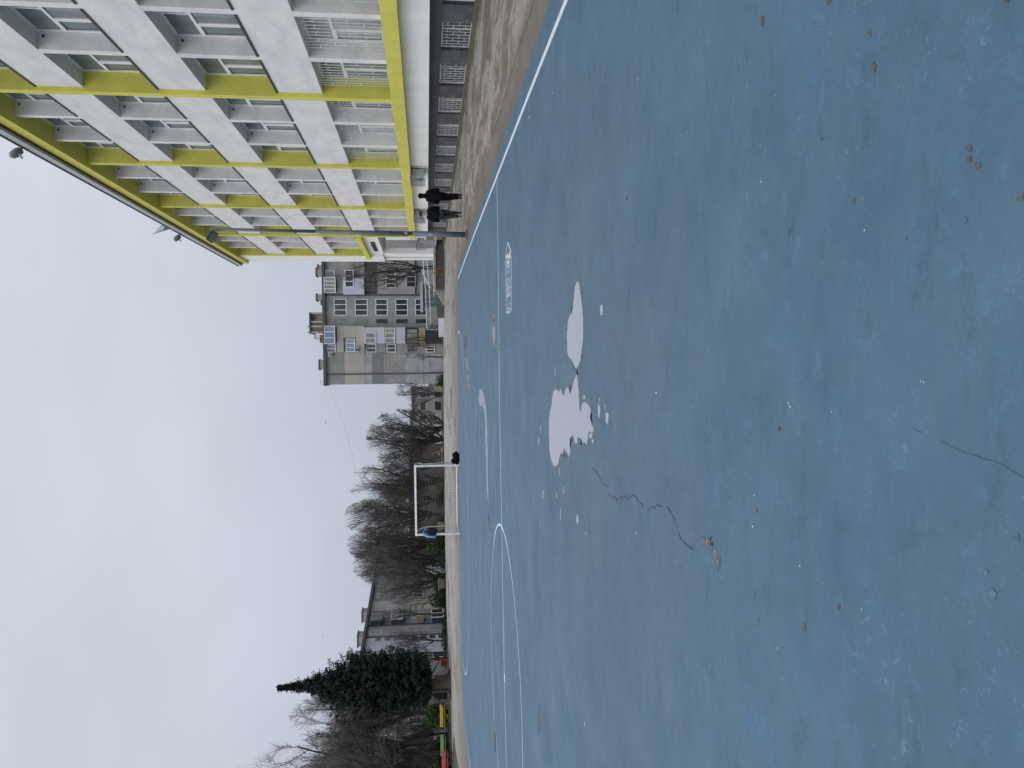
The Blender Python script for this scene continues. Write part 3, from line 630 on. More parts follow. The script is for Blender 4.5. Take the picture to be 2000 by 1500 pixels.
for y_ in (523, 528, 544, 556): tube_part('rail_post', [A_(829, y_, 63.6), A_(848.5, y_, 63.6)], .022, m_metal, te, to)
q = MB(); a_, b_, c_, d_ = A_(834, 643.5, 65.2), A_(841, 633.5, 66), A_(862, 633.5, 66), A_(853, 644, 65.2)
for p0, p1 in ((a_, b_), (c_, d_)): q.tube([p0, p1], .035, 6)
q.tube([a_, d_], .02, 6); q.tube([b_, c_], .02, 6); q.tube([(a_+d_)/2, (b_+c_)/2], .015, 6); q.build('ramp_end_frame', m_rail, te, to)
q = MB(); q.poly([a_, d_, c_, b_]); q.poly([p+Vector((.01, .012, 0)) for p in (b_, c_, d_, a_)]); q.build('screen_panel', mat('dull_screen', (.16, .17, .16), .5, .2, 4), te, to)
# rusty stand against the terrace wall
rs = empty('rusty_metal_stand', g(869.5, 530)); ro = rs.location; tag(rs, 'rusty brown metal stand against the dark tiled terrace wall', 'metal stand')
m_rust = mat('rust_brown', (.21, .12, .055), .85, .35, 5); Yr = ro.y
tube_part('post', [A_(869.5, 524.3, Yr), A_(849, 523.6, Yr), A_(845, 526, Yr), A_(845, 532, Yr), A_(849, 535, Yr), A_(869.5, 535, Yr)], .035, m_rust, rs, ro)
tube_part('crossbar', [A_(853.5, 524, Yr), A_(853.5, 535, Yr)], .03, m_rust, rs, ro)
q = MB(); p0, p1 = A_(863.5, 534.6, Yr), A_(854.5, 524.6, Yr); q.box(p0.x, p1.x, Yr-.02, Yr+.02, p0.z, p1.z); q.build('panel', mat('rust_red', (.13, .045, .025), .9, .3, 4), rs, ro)
# grey glazed booth behind the railing
bo = empty('glazed_booth', (6.2, 80, tz(6, 80))); bof = bo.location; tag(bo, 'grey glazed booth with a flat roof behind the terrace railing', 'booth')
def rY(x0, x1, y0, y1, Y):    # rectangle of the photo at depth Y -> X range, Z range (x: photo column = height, y: photo row = side)
    a, b_ = atY(x0, (y0+y1)/2, Y), atY(x1, (y0+y1)/2, Y); c_, d_ = atY((x0+x1)/2, y0, Y), atY((x0+x1)/2, y1, Y)
    return min(c_.x, d_.x), max(c_.x, d_.x), min(a.z, b_.z), max(a.z, b_.z)
X0, X1, Z0, Z1 = rY(826, 866, 554, 603, 80)
q = MB(); q.box(X0, X1, 80, 83, bof.z, Z1); q.build('wall', mat('booth_grey', (.30, .31, .31), .6, .15, 1), bo, bof)
q = MB(); q.box(X0-.15, X1+.15, 79.7, 83.2, Z1, Z1+.28); q.build('roof', mat('booth_roof', (.45, .49, .57), .5, .05, 2), bo, bof)
for k in range(4):
    a = X0+.2+k*(X1-X0-.3)/4; q = MB(); q.box(a, a+(X1-X0)/4-.2, 79.96, 79.995, Z1-1.3, Z1-.15); q.build('window', m_glass, bo, bof)
# ================================================================= APARTMENT BLOCKS
m_ap_grey = mat('facade_grey', (.36, .355, .35), .9, scale=.8, col2=(.245, .245, .25), spec=.2, streak=(1, 1, .5), fine=(5, .12), lo=.3, hi=.65)
m_ap_dark = mat('facade_dark', (.23, .23, .235), .9, .14, .6, .2, fine=(5, .12))
m_ap_beige = mat('facade_beige', (.43, .41, .37), .9, .07, .6, .2, fine=(5, .06))
m_ap_blue = mat('facade_pale_blue', (.41, .42, .445), .9, scale=.7, col2=(.30, .305, .32), spec=.2, fine=(6, .10), lo=.3, hi=.6)
m_ap_pale = mat('facade_pale', (.52, .53, .58), .9, .06, .8, .2, fine=(6, .06))
m_ap_ochre = mat('facade_ochre', (.34, .30, .22), .9, .08, .8, .2)
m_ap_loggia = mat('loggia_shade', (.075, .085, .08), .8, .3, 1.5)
m_eaved = mat('dark_eave', (.10, .095, .11), .8, .15, 1)
m_glz = mat('flat_glass', (.045, .05, .062), .05, .4, .25, .7)
m_glz_blue = mat('flat_glass_blue', (.21, .26, .40), .06, .2, .5, .8)
m_glz_cur = mat('flat_glass_curtain', (.24, .26, .25), .12, .35, 1.2, .6)
m_moss = mat('mossy_concrete', (.22, .22, .17), .95, scale=1.2, col2=(.07, .075, .04), fine=(6, .2), lo=.4, hi=.6)
m_chim = mat('chimney_render', (.34, .32, .31), .9, .12, 2)
YB = 104.0
ba = empty('apartment_block', (0, YB, tz(0, YB))); bao = ba.location
tag(ba, 'grey concrete apartment block with patchwork facade standing behind the school corner', 'apartment block', 'apartment blocks behind the court')
def R3(x0, x1, y0, y1, d0, d1, mb, m=0, Y=YB):
    a, b_, c_, d_ = rY(x0, x1, y0, y1, Y); mb.box(a, b_, Y+d0, Y+d1, c_, d_, m); return a, b_, c_, d_
Xl = atY(700, 750.5, YB).x; zr = atY(633.5, 640, YB).z
q = MB(); q.box(Xl, 16.5, YB, YB+12, bao.z-.5, zr); q.build('wall', m_ap_grey, ba, bao)
q = MB(); q.box(Xl-.15, 16.6, YB-.45, YB+12.2, zr-.18, zr+.18); q.build('roof', m_eaved, ba, bao)
def panel(name, x0, x1, y0, y1, m, d=.05):
    q = MB(); R3(x0, x1, y0, y1, -d, .02 if d > 0 else .3, q); q.build(name, m, ba, bao)
for x0, x1, y0, y1, m, d in ((636, 671.5, 688.5, 731, mat('facade_green_grey', (.28, .29, .27), .9, .1, 1), .06), (671.5, 712, 640, 750, m_ap_beige, .05), (712, 727, 688.5, 750, m_ap_blue, .055), (727, 750, 688.5, 750, m_ap_dark, .052), (750, 789, 692, 750, m_ap_grey, .057), (789, 880, 692, 750, m_ap_blue, .045),
                             (659, 671.5, 637, 688, m_ap_beige, .5), (671.5, 695, 637, 660, m_ap_beige, .5), (695, 712, 637, 686, m_ap_beige, .5), (713, 752, 640, 671, m_ap_pale, 1.0), (773, 792, 640, 671, m_ap_pale, 1.0), (818, 831, 641, 671, m_ap_ochre, 1.0), (671, 712, 544, 576, m_ap_pale, .9), (637, 711, 505, 528, m_ap_grey, .03),
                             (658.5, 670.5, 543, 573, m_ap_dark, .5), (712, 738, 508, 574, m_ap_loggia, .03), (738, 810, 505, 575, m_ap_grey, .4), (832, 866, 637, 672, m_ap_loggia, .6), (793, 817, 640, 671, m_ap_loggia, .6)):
    panel('facade_panel', x0, x1, y0, y1, m, d)
def flatwin(root, off, Y, x0, x1, y0, y1, n, m, d=.1, fr=m_frame, bal=0, t=.07):
    a, b_, c_, d_ = rY(x0, x1, y0, y1, Y); f = MB(); yf = Y-d-bal
    f.box(a, b_, yf, yf+.12, c_, c_+t*1.3); f.box(a, b_, yf, yf+.12, d_-t, d_); f.box(a, a+t, yf, yf+.12, c_+t*1.3, d_-t); f.box(b_-t, b_, yf, yf+.12, c_+t*1.3, d_-t)
    for k in range(1, n): xx = a+(b_-a)*k/n; f.box(xx-t*.6, xx+t*.6, yf+.004, yf+.12, c_+t*1.3, d_-t)
    o = f.build('window', fr, root, off)
    p = MB(); p.box(a+t, b_-t, yf+.05, Y-.002, c_+t*1.3, d_-t)
    pm = p.build('pane', m, o, off)
    return o
fx = lambda *a, **k: flatwin(ba, bao, YB, *a, **k)
fx(636, 654, 528.5, 541.5, 1, m_glz_cur); fx(634.5, 657, 543, 573, 4, m_glz_cur, bal=.9); fx(675, 692, 529, 562, 3, m_glz, bal=.9)
fx(754, 773, 529, 545, 2, m_glz, bal=.4); fx(754, 773, 546, 563, 2, m_glz, bal=.4); fx(794, 812, 531, 561, 3, m_glz, bal=.4, fr=m_chim); fx(714, 730, 534, 568, 3, m_glz, fr=m_ap_dark)
for x0, x1 in ((652.5, 676.5), (693.5, 718), (733.5, 757), (772.5, 796.5), (811, 834)):
    fx(x0, x1, 584, 616, 3, m_glz, d=.02); fx(x0+.5, x1+.8, 622.5, 632, 1, m_glz_cur if x0 < 700 else m_glz, d=.02, fr=m_ap_dark)
fx(635.5, 656, 637, 672, 3, m_glz_blue, bal=.9); fx(638, 656, 673, 688, 2, m_glz_blue)
fx(676.5, 694, 662, 687.5, 3, m_glz_blue, bal=.45)
fx(714, 734.5, 650, 671, 2, m_glz_cur, bal=1.0); fx(715.5, 735, 672, 688, 2, m_glz)
fx(753.5, 772, 641, 670.5, 3, m_glz_cur, bal=1.0); fx(755.5, 773, 672, 688, 2, m_glz)
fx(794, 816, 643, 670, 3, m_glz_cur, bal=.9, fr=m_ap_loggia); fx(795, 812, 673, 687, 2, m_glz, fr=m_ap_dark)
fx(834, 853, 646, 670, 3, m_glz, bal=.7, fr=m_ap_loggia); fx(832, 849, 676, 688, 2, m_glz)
for x_, ya_, yb_ in ((671.3, 688, 750), (712, 688, 750), (752, 672, 750), (789.5, 692, 750), (826, 692, 750), (738, 505, 575), (711, 505, 528), (775, 505, 575)):
    q = MB(); R3(x_-.35, x_+.35, ya_, yb_, -.09 if ya_ > 600 else -.43, -.03, q); q.build('panel_seam', m_ap_beige if x_ != 671.3 else m_ap_grey, ba, bao)
for y_ in (577, 731.5):
    q = MB(); p0, p1 = atY(635, y_, YB), atY(866, y_+1, YB); q.tube([(p0.x, YB-.12, p0.z), (p0.x, YB-.12, p1.z)], .085, 8); q.build('downpipe', m_eaved, ba, bao)
for (x0, x1, y0, y1) in ((642.5, 650, 689, 696), (693.5, 701, 679.5, 687), (789, 794, 693.5, 697)):
    q = MB(); R3(x0, x1, y0, y1, -.55 if y0 > 688 else -.95, -.06, q); o = q.build('air_conditioner_box', mat('ac_housing', (.5, .5, .5)), ba, bao)
    p = MB(); a, b_, c_, d_ = rY(x0+2, x1-1, y0+2, y1-1.5, YB); yy = YB-(.58 if y0 > 688 else .98); p.box(a, b_, yy, yy+.04, c_, d_); p.build('fan', m_dark, o, bao)
for (x0, x1, y0, y1, m) in ((614, 629, 522, 536.5, m_chim), (617, 629, 515.5, 521.5, m_chim), (614.5, 629, 573, 585, m_chim), (624, 631, 587, 593, m_chim), (620, 632, 703, 721.5, m_chim), (622.5, 631, 655, 667, m_chim)):
    q = MB(); a, b_, c_, d_ = rY(x0, x1, y0, y1, YB); q.box(a, b_, YB+1, YB+2.6, c_, d_-.16); q.box(a-.1, b_+.1, YB+.9, YB+2.7, d_-.16, d_, 1); q.build('chimney', [m, m_eaved], ba, bao)
q = MB(); a, b_, c_, d_ = rY(602, 630, 609, 651, YB); w_ = b_-a
q.box(a+.2, b_-.1, YB+1.2, YB+6, c_-.3, d_-.18); q.box(a, b_, YB+.9, YB+6.3, d_-.18, d_+.02, 1)
for f_ in (0.02, .30, .52, .93): q.box(a+w_*f_, a+w_*f_+.22, YB+1.0, YB+1.2, c_-.3, d_+.25 if f_ in (.02, .30) else d_-.18, 2)
q.build('roof_hut', [m_moss, m_eaved, m_ap_beige], ba, bao)
q = MB(); p = atY(619, 657, YB); q.lathe((0, 0, 0), [(.02, 0), (.35, .07), (.48, .17), (.44, .17), (.3, .09)], 14); rot = Matrix.Rotation(R(70), 3, 'X'); q.v = [tuple(rot @ Vector(v_)+Vector((p.x, YB+.8, p.z))) for v_ in q.v]; q.build('satellite_dish', m_metal, ba, bao)
q = MB(); p = atY(629.5, 750, YB); q.tube([(p.x, YB+.2, p.z-.4), (p.x, YB+.2, p.z+.25), (p.x+.35, YB+.2, p.z+.28), (p.x+.35, YB+.2, p.z-.3)], .03, 6); q.build('roof_bracket', m_eaved, ba, bao)
# long oblique block on the left
def block(name, origin, ang, length, depth, ztop, zbot, label, mw, cols, rows, seed, roofm=m_eaved, chim=(), balc=(), small=()):
    """facade along local +x, seen from local -y; cols: (x, width, height, kind)"""
    t = empty(name, (origin[0], origin[1], zbot), ang); tag(t, label, 'apartment block', 'apartment blocks behind the court')
    rr = random.Random(seed); q = MB(); Hh = ztop-zbot
    q.box(0, length, 0, depth, -.5, Hh); q.build('wall', mw, t)
    q = MB(); q.box(-.2, length+.2, -.45, depth+.3, Hh-.12, Hh+.22); q.build('roof', roofm, t)
    for x0, x1, z0, z1, m in balc: q = MB(); q.box(x0, x1, -.9, 0, z0, z1); q.build('balcony', m, t)
    for x, w_, hgt, kind in cols:
        for z in rows:
            if rr.random() < .04: continue
            f = MB(); tt = .07; yy = -.95 if kind == 'bal' else -.04
            f.box(x, x+w_, yy, yy+.1, z, z+tt); f.box(x, x+w_, yy, yy+.1, z+hgt-tt, z+hgt); f.box(x, x+tt, yy, yy+.1, z+tt, z+hgt-tt); f.box(x+w_-tt, x+w_, yy, yy+.1, z+tt, z+hgt-tt)
            nn = max(1, int(w_/.9))
            for k in range(1, nn): xx = x+w_*k/nn; f.box(xx-.04, xx+.04, yy+.003, yy+.1, z+tt, z+hgt-tt)
            o = f.build('window', m_frame if rr.random() < .6 else m_ap_dark, t)
            p = MB(); p.box(x+tt, x+w_-tt, yy+.04, -.002, z+tt, z+hgt-tt); p.build('pane', rr.choice((m_glz, m_glz, m_glz_cur)), o)
    for x, zs, s_ in small:
        for z in zs: q = MB(); q.box(x, x+s_, -.03, .02, z, z+s_*.9); q.build('window', m_glz, t)
    for x, hh in chim: q = MB(); q.box(x, x+1.6, 1, 2.4, Hh+.2, Hh+.2+hh); q.box(x-.12, x+1.72, .9, 2.5, Hh+.2+hh, Hh+.36+hh, 1); q.build('chimney', [m_chim, m_eaved], t)
    return t
# facade of the left block: line through a surveyed point, running towards the vanishing point right of the block
PB = Vector((-34.7, 104.1, 0)); dB = Vector((.117, .993, 0)).normalized()
oB = PB - dB*42
angB = math.atan2(dB.y, dB.x)
def tB(y):   # photo row -> distance along the facade
    r = ray(800, y); k = Vector((r.x, r.y)); # solve oB + dB t = k s
    det = dB.x*(-k.y)-dB.y*(-k.x); return ((-oB.x)*(-k.y)-(-oB.y)*(-k.x))/det
rowsB = [11.15-2.05-2.7*i for i in range(4)]
colsB = [(tB(1190)-.6, 1.2, 1.5, 'w'), (tB(1203)-.7, 1.3, 1.5, 'w'), (tB(1214)-1.0, 2.6, 1.6, 'bal'), (tB(1232)-.5, 1.0, 1.6, 'w'), (tB(1263)-.4, .8, 1.5, 'w'), (tB(1263)-4.2, 2.4, 1.5, 'w'), (tB(1263)-8.6, 1.3, 1.5, 'w'), (tB(1263)-12.6, 2.4, 1.5, 'bal'), (tB(1263)-17, 1.3, 1.5, 'w')]
colsB += [(tB(1263)-21-4.1*k, 1.4 if k % 2 else 2.4, 1.5, 'bal' if k % 3 == 2 else 'w') for k in range(5) if tB(1263)-21-4.1*k > .5]
colsB += [(tB(1190)+4+3.7*k, 1.5 if k % 2 else 2.4, 1.5, 'w') for k in range(6)]
bB = block('apartment_block', oB, angB, 68, 11, 9.85, -1.3, 'long grey apartment block with chimneys behind the dark conifer', mat('facade_weathered', (.27, .275, .28), .9, scale=.35, col2=(.17, .175, .175), fine=(2.5, .12), lo=.3, hi=.6), colsB, rowsB, 5,
      chim=[(tB(1270), 1.0), (tB(1225), .9), (tB(1180), .9), (tB(1292), .9)], balc=[(tB(1217), tB(1208), .9+2.7*i, 1.9+2.7*i, m_ap_ochre if i % 2 else m_ap_grey) for i in range(4)],
      small=[(tB(1249), [1.0+1.15*k for k in range(8)], .8)])
for y0_, y1_, m_ in ((1276, 1243, m_ap_pale), (1243, 1222, m_ap_grey), (1205, 1190, m_ap_dark), (1190, 1172, m_ap_beige)):
    q = MB(); q.box(tB(y0_), tB(y1_), -.022, .0, 1.0, 11.0); q.build('facade_panel', m_, bB)
for y_ in (1242, 1220, 1278): q = MB(); q.tube([(tB(y_), -.1, 0), (tB(y_), -.1, 11)], .07, 6); q.build('downpipe', m_eaved, bB)
z800 = lambda x, y, Y: atY(x, y, Y).z
Yc = 140.0
Xc0, Xc1 = atY(830, 807, Yc).x, atY(830, 758, Yc).x
block('apartment_block', (Xc0, Yc), 0, Xc1-Xc0, 10, z800(806, 790, Yc), -1.3, 'small far grey building with striped upper wall left of the concrete block', m_ap_grey, [(.5, 1.6, 1.2, 'w'), (2.8, 1.2, 1.2, 'bal')], [.2, 2.9], 8)
Xd0, Xd1 = atY(830, 876, 150).x, atY(830, 808, 150).x
block('apartment_block', (Xd0, 150), 0, Xd1-Xd0, 10, z800(803, 830, 150), -1.3, 'pale far building seen through the branches of the spreading bare tree', m_ap_pale, [(1+2.2*k, .9, 1.1, 'w') for k in range(3)], [.4, 3.1], 9)
Xe0, Xe1 = atY(830, 1085, 125).x, atY(830, 878, 125).x
block('apartment_block', (Xe0, 125), 0, Xe1-Xe0, 9, z800(801, 930, 125), -1.3, 'low dark brown building behind the bare trees and the goal', mat('facade_brown', (.085, .075, .068), .9, .2, .6, fine=(3, .2)), [], [], 10, small=[(1.5+3.2*k, [.5], 1.0) for k in range(5)])
# ================================================================= TREES
m_bark = mat('bark_dark', (.055, .047, .04), .95, .3, 6); m_twig = mat('twigs_grey_brown', (.135, .122, .115), .95, .35, .8); m_twig_r = mat('twigs_reddish', (.13, .090, .078), .95, .3, .8); m_twig_f = mat('twigs_dull_brown', (.095, .075, .065), .95, .3, .8)
m_twig_d = mat('twigs_dark', (.088, .079, .074), .95, .3, .8)
def thin(mb, pts, r0, r1, n=3):
    """quick tapered twig"""
    i0 = len(mb.v); K = len(pts)
    d = pts[-1]-pts[0]; ref = Vector((0, 0, 1)) if abs(d.z) < .8*d.length else Vector((1, 0, 0))
    u = d.cross(ref).normalized(); w_ = d.cross(u).normalized()
    cs = [(math.cos(2*math.pi*j/n), math.sin(2*math.pi*j/n)) for j in range(n)]
    for k, p in enumerate(pts):
        r = r0+(r1-r0)*k/(K-1)
        for c_, s_ in cs: mb.v.append((p.x+(u.x*c_+w_.x*s_)*r, p.y+(u.y*c_+w_.y*s_)*r, p.z+(u.z*c_+w_.z*s_)*r))
    for k in range(K-1):
        for j in range(n):
            a = i0+k*n+j; b_ = i0+k*n+(j+1) % n; mb.f.append((a, b_, b_+n, a+n)); mb.m.append(0)
def bare_tree(base, height, halfw, seed, label, mt=m_twig, r0=.17, trunk=.18, limbs=7, up=.10, lens=(.62, .30, .14, .075), kids=(8, 8, 5), lean=(0, 0), open_=.6, name='bare_tree', rt=.0095):
    rr = random.Random(seed)
    t = empty(name, base); tag(t, label, 'tree', 'bare winter trees round the court')
    T, Cw = MB(), MB()
    cz = height*.58
    def inside(p): 
        z = (p.z-cz)/(height*.5); x = math.hypot(p.x-lean[0]*p.z, p.y-lean[1]*p.z)/halfw
        return x*x+z*z < 1.0 or p.z < height*.35
    def grow(p, d, L, r, lvl):
        n_ = (7, 5, 4, 3)[lvl]; pts = [p.copy()]; dd = d.normalized(); st = L/n_; wob = (.14, .20, .26, .32)[lvl]
        for k in range(n_):
            dd = (dd+Vector((rr.uniform(-wob, wob), rr.uniform(-wob, wob), rr.uniform(-wob, wob)+up))).normalized()
            q = pts[-1]+dd*st
            if not inside(q) and k > 0: break
            pts.append(q)
        if len(pts) < 2: return
        re = r*(.45, .4, .45, .6)[lvl]
        if lvl == 0: T.tube(pts, [r+(re-r)*k/(len(pts)-1) for k in range(len(pts))], 6, cap=False)
        else: thin(Cw, pts, r, re, 4 if lvl == 1 else 3)
        if lvl == 3: return
        nk = kids[lvl]
        for j in range(nk):
            f = (j+.6+rr.uniform(-.3, .3))/nk; f = .18+.82*f if lvl == 0 else .12+.88*f
            k = min(len(pts)-2, int(f*(len(pts)-1))); fr = f*(len(pts)-1)-k; q = pts[k].lerp(pts[k+1], min(1, max(0, fr)))
            ax = (pts[k+1]-pts[k]).normalized(); rnd_ = Vector((rr.gauss(0, 1), rr.gauss(0, 1), rr.gauss(0, 1))); pe = (rnd_-ax*rnd_.dot(ax)).normalized()
            ang = rr.uniform(.35, .95); nd = ax*math.cos(ang)+pe*math.sin(ang)
            L2 = height*lens[lvl+1]*rr.uniform(.6, 1.15)*(1-.35*f)
            r2 = (r+(re-r)*f)*(.55, .5, .6)[lvl]
            grow(q, nd, L2, max(rt if lvl > 0 else rt*1.6, r2), lvl+1)
    th = height*trunk; tp = [Vector((0, 0, -.1)), Vector((rr.uniform(-.05, .05), 0, th*.5)), Vector((lean[0]*th+rr.uniform(-.1, .1), lean[1]*th, th))]
    T.tube(tp, [r0*1.25, r0, r0*.9], 8, cap=False)
    for i in range(limbs):
        a = 2*math.pi*(i+rr.uniform(-.3, .3))/limbs; sl = rr.uniform(.15, open_)
        d = Vector((math.cos(a)*sl+lean[0], math.sin(a)*sl+lean[1], 1)); zf = rr.uniform(.75, 1) if i else 1
        grow(tp[1].lerp(tp[2], zf), d, height*lens[0]*rr.uniform(.85, 1.2), r0*.55*rr.uniform(.7, 1), 0)
    T.build('trunk', m_bark, t, smooth=True); Cw.build('crown', mt, t)
    return t
def tree_px(ybase, xtop, Y, hw_px, seed, label, ytop=None, **k):
    p = atY(868, ybase, Y); top = atY(xtop, ytop if ytop else ybase, Y); z = tz(p.x, Y)
    return bare_tree((p.x, Y, z), top.z-z, hw_px*Y/1502, seed, label, **k)
tree_px(520, 662, 78, 36, 11, 'dark bare tree spreading between the school corner and the concrete block', mt=m_twig_d, r0=.20, limbs=6, lean=(-.08, 0), trunk=.25, kids=(7, 7, 4))
tree_px(668, 786, 72, 17, 12, 'small crooked tree with a few reddish leaves before the concrete block', mt=m_twig_r, r0=.11, limbs=4, lean=(.1, 0), trunk=.35, kids=(5, 6, 4), lens=(.5, .3, .15, .08), open_=.9)
tree_px(697, 808, 70.5, 8, 13, 'thin half dead tree stem before the blank wall of the concrete block', r0=.07, limbs=3, trunk=.5, kids=(4, 4, 2), lens=(.5, .25, .14, .07), mt=m_twig_d)
tree_px(772, 768, 86, 28, 14, 'bare tree beside the left edge of the concrete block', r0=.14, limbs=6, kids=(7, 7, 4), lean=(.06, 0))
tree_px(857, 726, 76, 62, 15, 'wide bare tree with low forked limbs right of the goal', mt=m_twig_d, r0=.24, limbs=10, open_=1.1, trunk=.12, kids=(10, 9, 5), lens=(.74, .36, .17, .09), up=.13)
tree_px(832, 778, 80, 36, 71, 'low bare tree before the small pale far building', r0=.13, limbs=9, kids=(8, 8, 4), trunk=.1, open_=1.0)
tree_px(935, 726, 90, 46, 72, 'bare tree in the second row behind the right goalpost', r0=.16, limbs=8, kids=(9, 8, 5)); tree_px(1036, 716, 91, 46, 73, 'bare tree in the second row behind the left goalpost', r0=.16, limbs=8, kids=(9, 8, 5))
tree_px(944, 689, 77, 50, 16, 'tall straight bare tree rising behind the right goalpost', mt=m_twig_d, r0=.21, limbs=8, kids=(9, 8, 5), trunk=.2, open_=.55)
tree_px(1005, 681, 80, 42, 17, 'tall upright bare tree rising behind the middle of the goal', r0=.20, limbs=9, kids=(9, 9, 5), up=.22, open_=.5, lens=(.66, .34, .17, .09))
tree_px(1058, 690, 78, 42, 18, 'dense broom shaped bare tree rising behind the left goalpost', r0=.20, limbs=10, kids=(9, 9, 5), up=.24, open_=.6, lens=(.66, .34, .17, .09))
tree_px(1098, 702, 76, 46, 19, 'dense broom shaped bare tree above the dark green hedge', r0=.20, limbs=10, kids=(9, 9, 5), up=.22, open_=.75, lens=(.66, .34, .17, .09))
tree_px(1130, 716, 74.5, 48, 20, 'fan shaped bare tree just above the tiled litter bin by the hedge', r0=.19, limbs=10, kids=(8, 9, 5), up=.16, open_=.9, lens=(.66, .34, .17, .09), trunk=.10)
tree_px(905, 742, 92, 46, 31, 'bare tree in the second row right of the goal', r0=.16, limbs=8, kids=(8, 8, 4)); tree_px(975, 722, 95, 50, 32, 'bare tree in the second row behind the goal', r0=.16, limbs=8, kids=(8, 8, 4))
tree_px(1198, 742, 70.5, 20, 21, 'slender bare tree with a curved trunk before the long grey block', mt=m_twig_d, r0=.09, limbs=4, kids=(5, 6, 3), trunk=.4, lens=(.5, .28, .15, .08))
tree_px(1170, 775, 72, 17, 22, 'small thin bare tree left of the tiled litter bin', r0=.07, limbs=4, kids=(5, 5, 3), trunk=.3)
tree_px(1252, 752, 69, 30, 23, 'small round bare tree right of the dark conifer', r0=.09, limbs=7, kids=(7, 7, 4), trunk=.2, mt=m_twig)
tree_px(1285, 770, 66, 24, 33, 'low twiggy bare tree partly hidden by the dark conifer', r0=.08, limbs=6, kids=(6, 7, 4), trunk=.15, mt=m_twig_d)
tree_px(1349, 618, 56.2, 42, 24, 'fine brown bare tree with twigs spreading in front of the dark conifer', mt=m_twig_f, r0=.06, limbs=6, kids=(5, 6, 3), rt=.008, trunk=.3, open_=.8, up=.06)
tree_px(1390, 578, 69, 58, 25, 'bare birch like tree behind the yellow bench', r0=.17, limbs=10, kids=(10, 10, 6), up=.10, trunk=.22, open_=.7)
tree_px(1430, 620, 82, 50, 34, 'bare tree in the second row behind the green bench', mt=m_twig_d, r0=.17, limbs=10, kids=(10, 10, 6)); tree_px(1448, 600, 67, 46, 26, 'bare tree with a dark forked trunk behind the green bench', r0=.18, limbs=9, kids=(10, 9, 6), trunk=.3)
tree_px(1470, 590, 66, 44, 27, 'bare tree with leaning trunk behind the gap of the green and red benches', r0=.19, limbs=9, kids=(10, 9, 6), trunk=.25, lean=(-.1, 0))
tree_px(1503, 548, 60, 58, 28, 'large bare tree behind the red bench', mt=m_twig_d, r0=.23, limbs=10, kids=(10, 10, 6), trunk=.22, open_=.75)
for k_, (yb_, xt_, Y_) in enumerate(((1408, 742, 72), (1436, 735, 74), (1468, 738, 70), (1492, 725, 66))): tree_px(yb_, xt_, Y_, 34, 60+k_, ('low twiggy tree right of the green bench hedge', 'low twiggy tree above the green bench', 'low twiggy tree above the gap of the green and red benches', 'low twiggy tree above the red bench')[k_], mt=m_twig_d, r0=.08, limbs=9, kids=(7, 7, 4), trunk=.08, open_=1.1)
tree_px(1395, 640, 84, 46, 35, 'bare tree in the second row behind the yellow bench', mt=m_twig_d, r0=.17, limbs=10, kids=(9, 9, 5)); tree_px(1480, 640, 80, 50, 36, 'bare tree in the second row behind the red bench', mt=m_twig_d, r0=.17, limbs=10, kids=(9, 9, 5))
tree_px(1520, 440, 55, 84, 29, 'tall bare tree at the far left with its crown entering the picture', mt=m_twig, r0=.26, limbs=11, kids=(10, 9, 6), open_=.9)
# conifer
def leafq(mb, p, s_, rr, m=0, flat=.0):
    a = Vector((rr.gauss(0, 1), rr.gauss(0, 1), rr.gauss(0, 1)*(1-flat))).normalized(); b_ = a.cross(Vector((rr.gauss(0, 1), rr.gauss(0, 1), rr.gauss(0, 1)))).normalized()
    a = a*s_*rr.uniform(.6, 1.3); b_ = b_*s_*rr.uniform(.3, .6)
    mb.quad(p-a-b_, p+a-b_*.4, p+a*1.1+b_*.4, p-a+b_, m)
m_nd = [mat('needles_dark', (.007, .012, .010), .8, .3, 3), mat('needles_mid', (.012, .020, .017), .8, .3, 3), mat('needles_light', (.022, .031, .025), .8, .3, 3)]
cb0 = g(880.5, 1336); ctop = atY(543, 1322, cb0.y).z
cf = empty('conifer', (cb0.x, cb0.y, 0)); tag(cf, 'dark pointed conifer on a thick trunk at the pavement edge left of the court', 'tree')
q = MB(); q.tube([(0, 0, -.1), (0, 0, .35), (0, 0, 1.4), (.3, 0, ctop*.4), (.45, 0, ctop*.93)], [.72, .50, .44, .26, .04], 12, cap=False)
for a in range(5): q.tube([(0, 0, .45), (.55*math.cos(a*1.3-2.2), .5*math.sin(a*1.3-2.2), .18), (1.25*math.cos(a*1.3-2.2), 1.1*math.sin(a*1.3-2.2), -.05)], [.2, .13, .05], 6)
q.tube([(-.3, 0, 1.7), (-1.0, -.2, 1.0), (-1.6, -.3, .5)], [.1, .07, .04], 6); q.tube([(.3, 0, 1.8), (1.1, -.2, 1.3), (1.9, 0, .75)], [.08, .06, .03], 6)
q.build('trunk', mat('conifer_bark', (.075, .062, .055), .95, .3, 5, streak=(1, 1, .2)), cf, smooth=True)
rr = random.Random(77); q = MB()
def prof(f):   # f: 0 at crown bottom .. 1 at tip
    T_ = ((0, .50), (.04, .90), (.12, 1.08), (.36, 1.10), (.52, .95), (.63, .66), (.74, .36), (.84, .18), (.91, .10), (1.01, .03))
    for (a0, b0_), (a1, b1_) in zip(T_, T_[1:]):
        if f <= a1: return b0_+(b1_-b0_)*(f-a0)/(a1-a0)
    return .02
RM = 2.12; z0c = 1.55
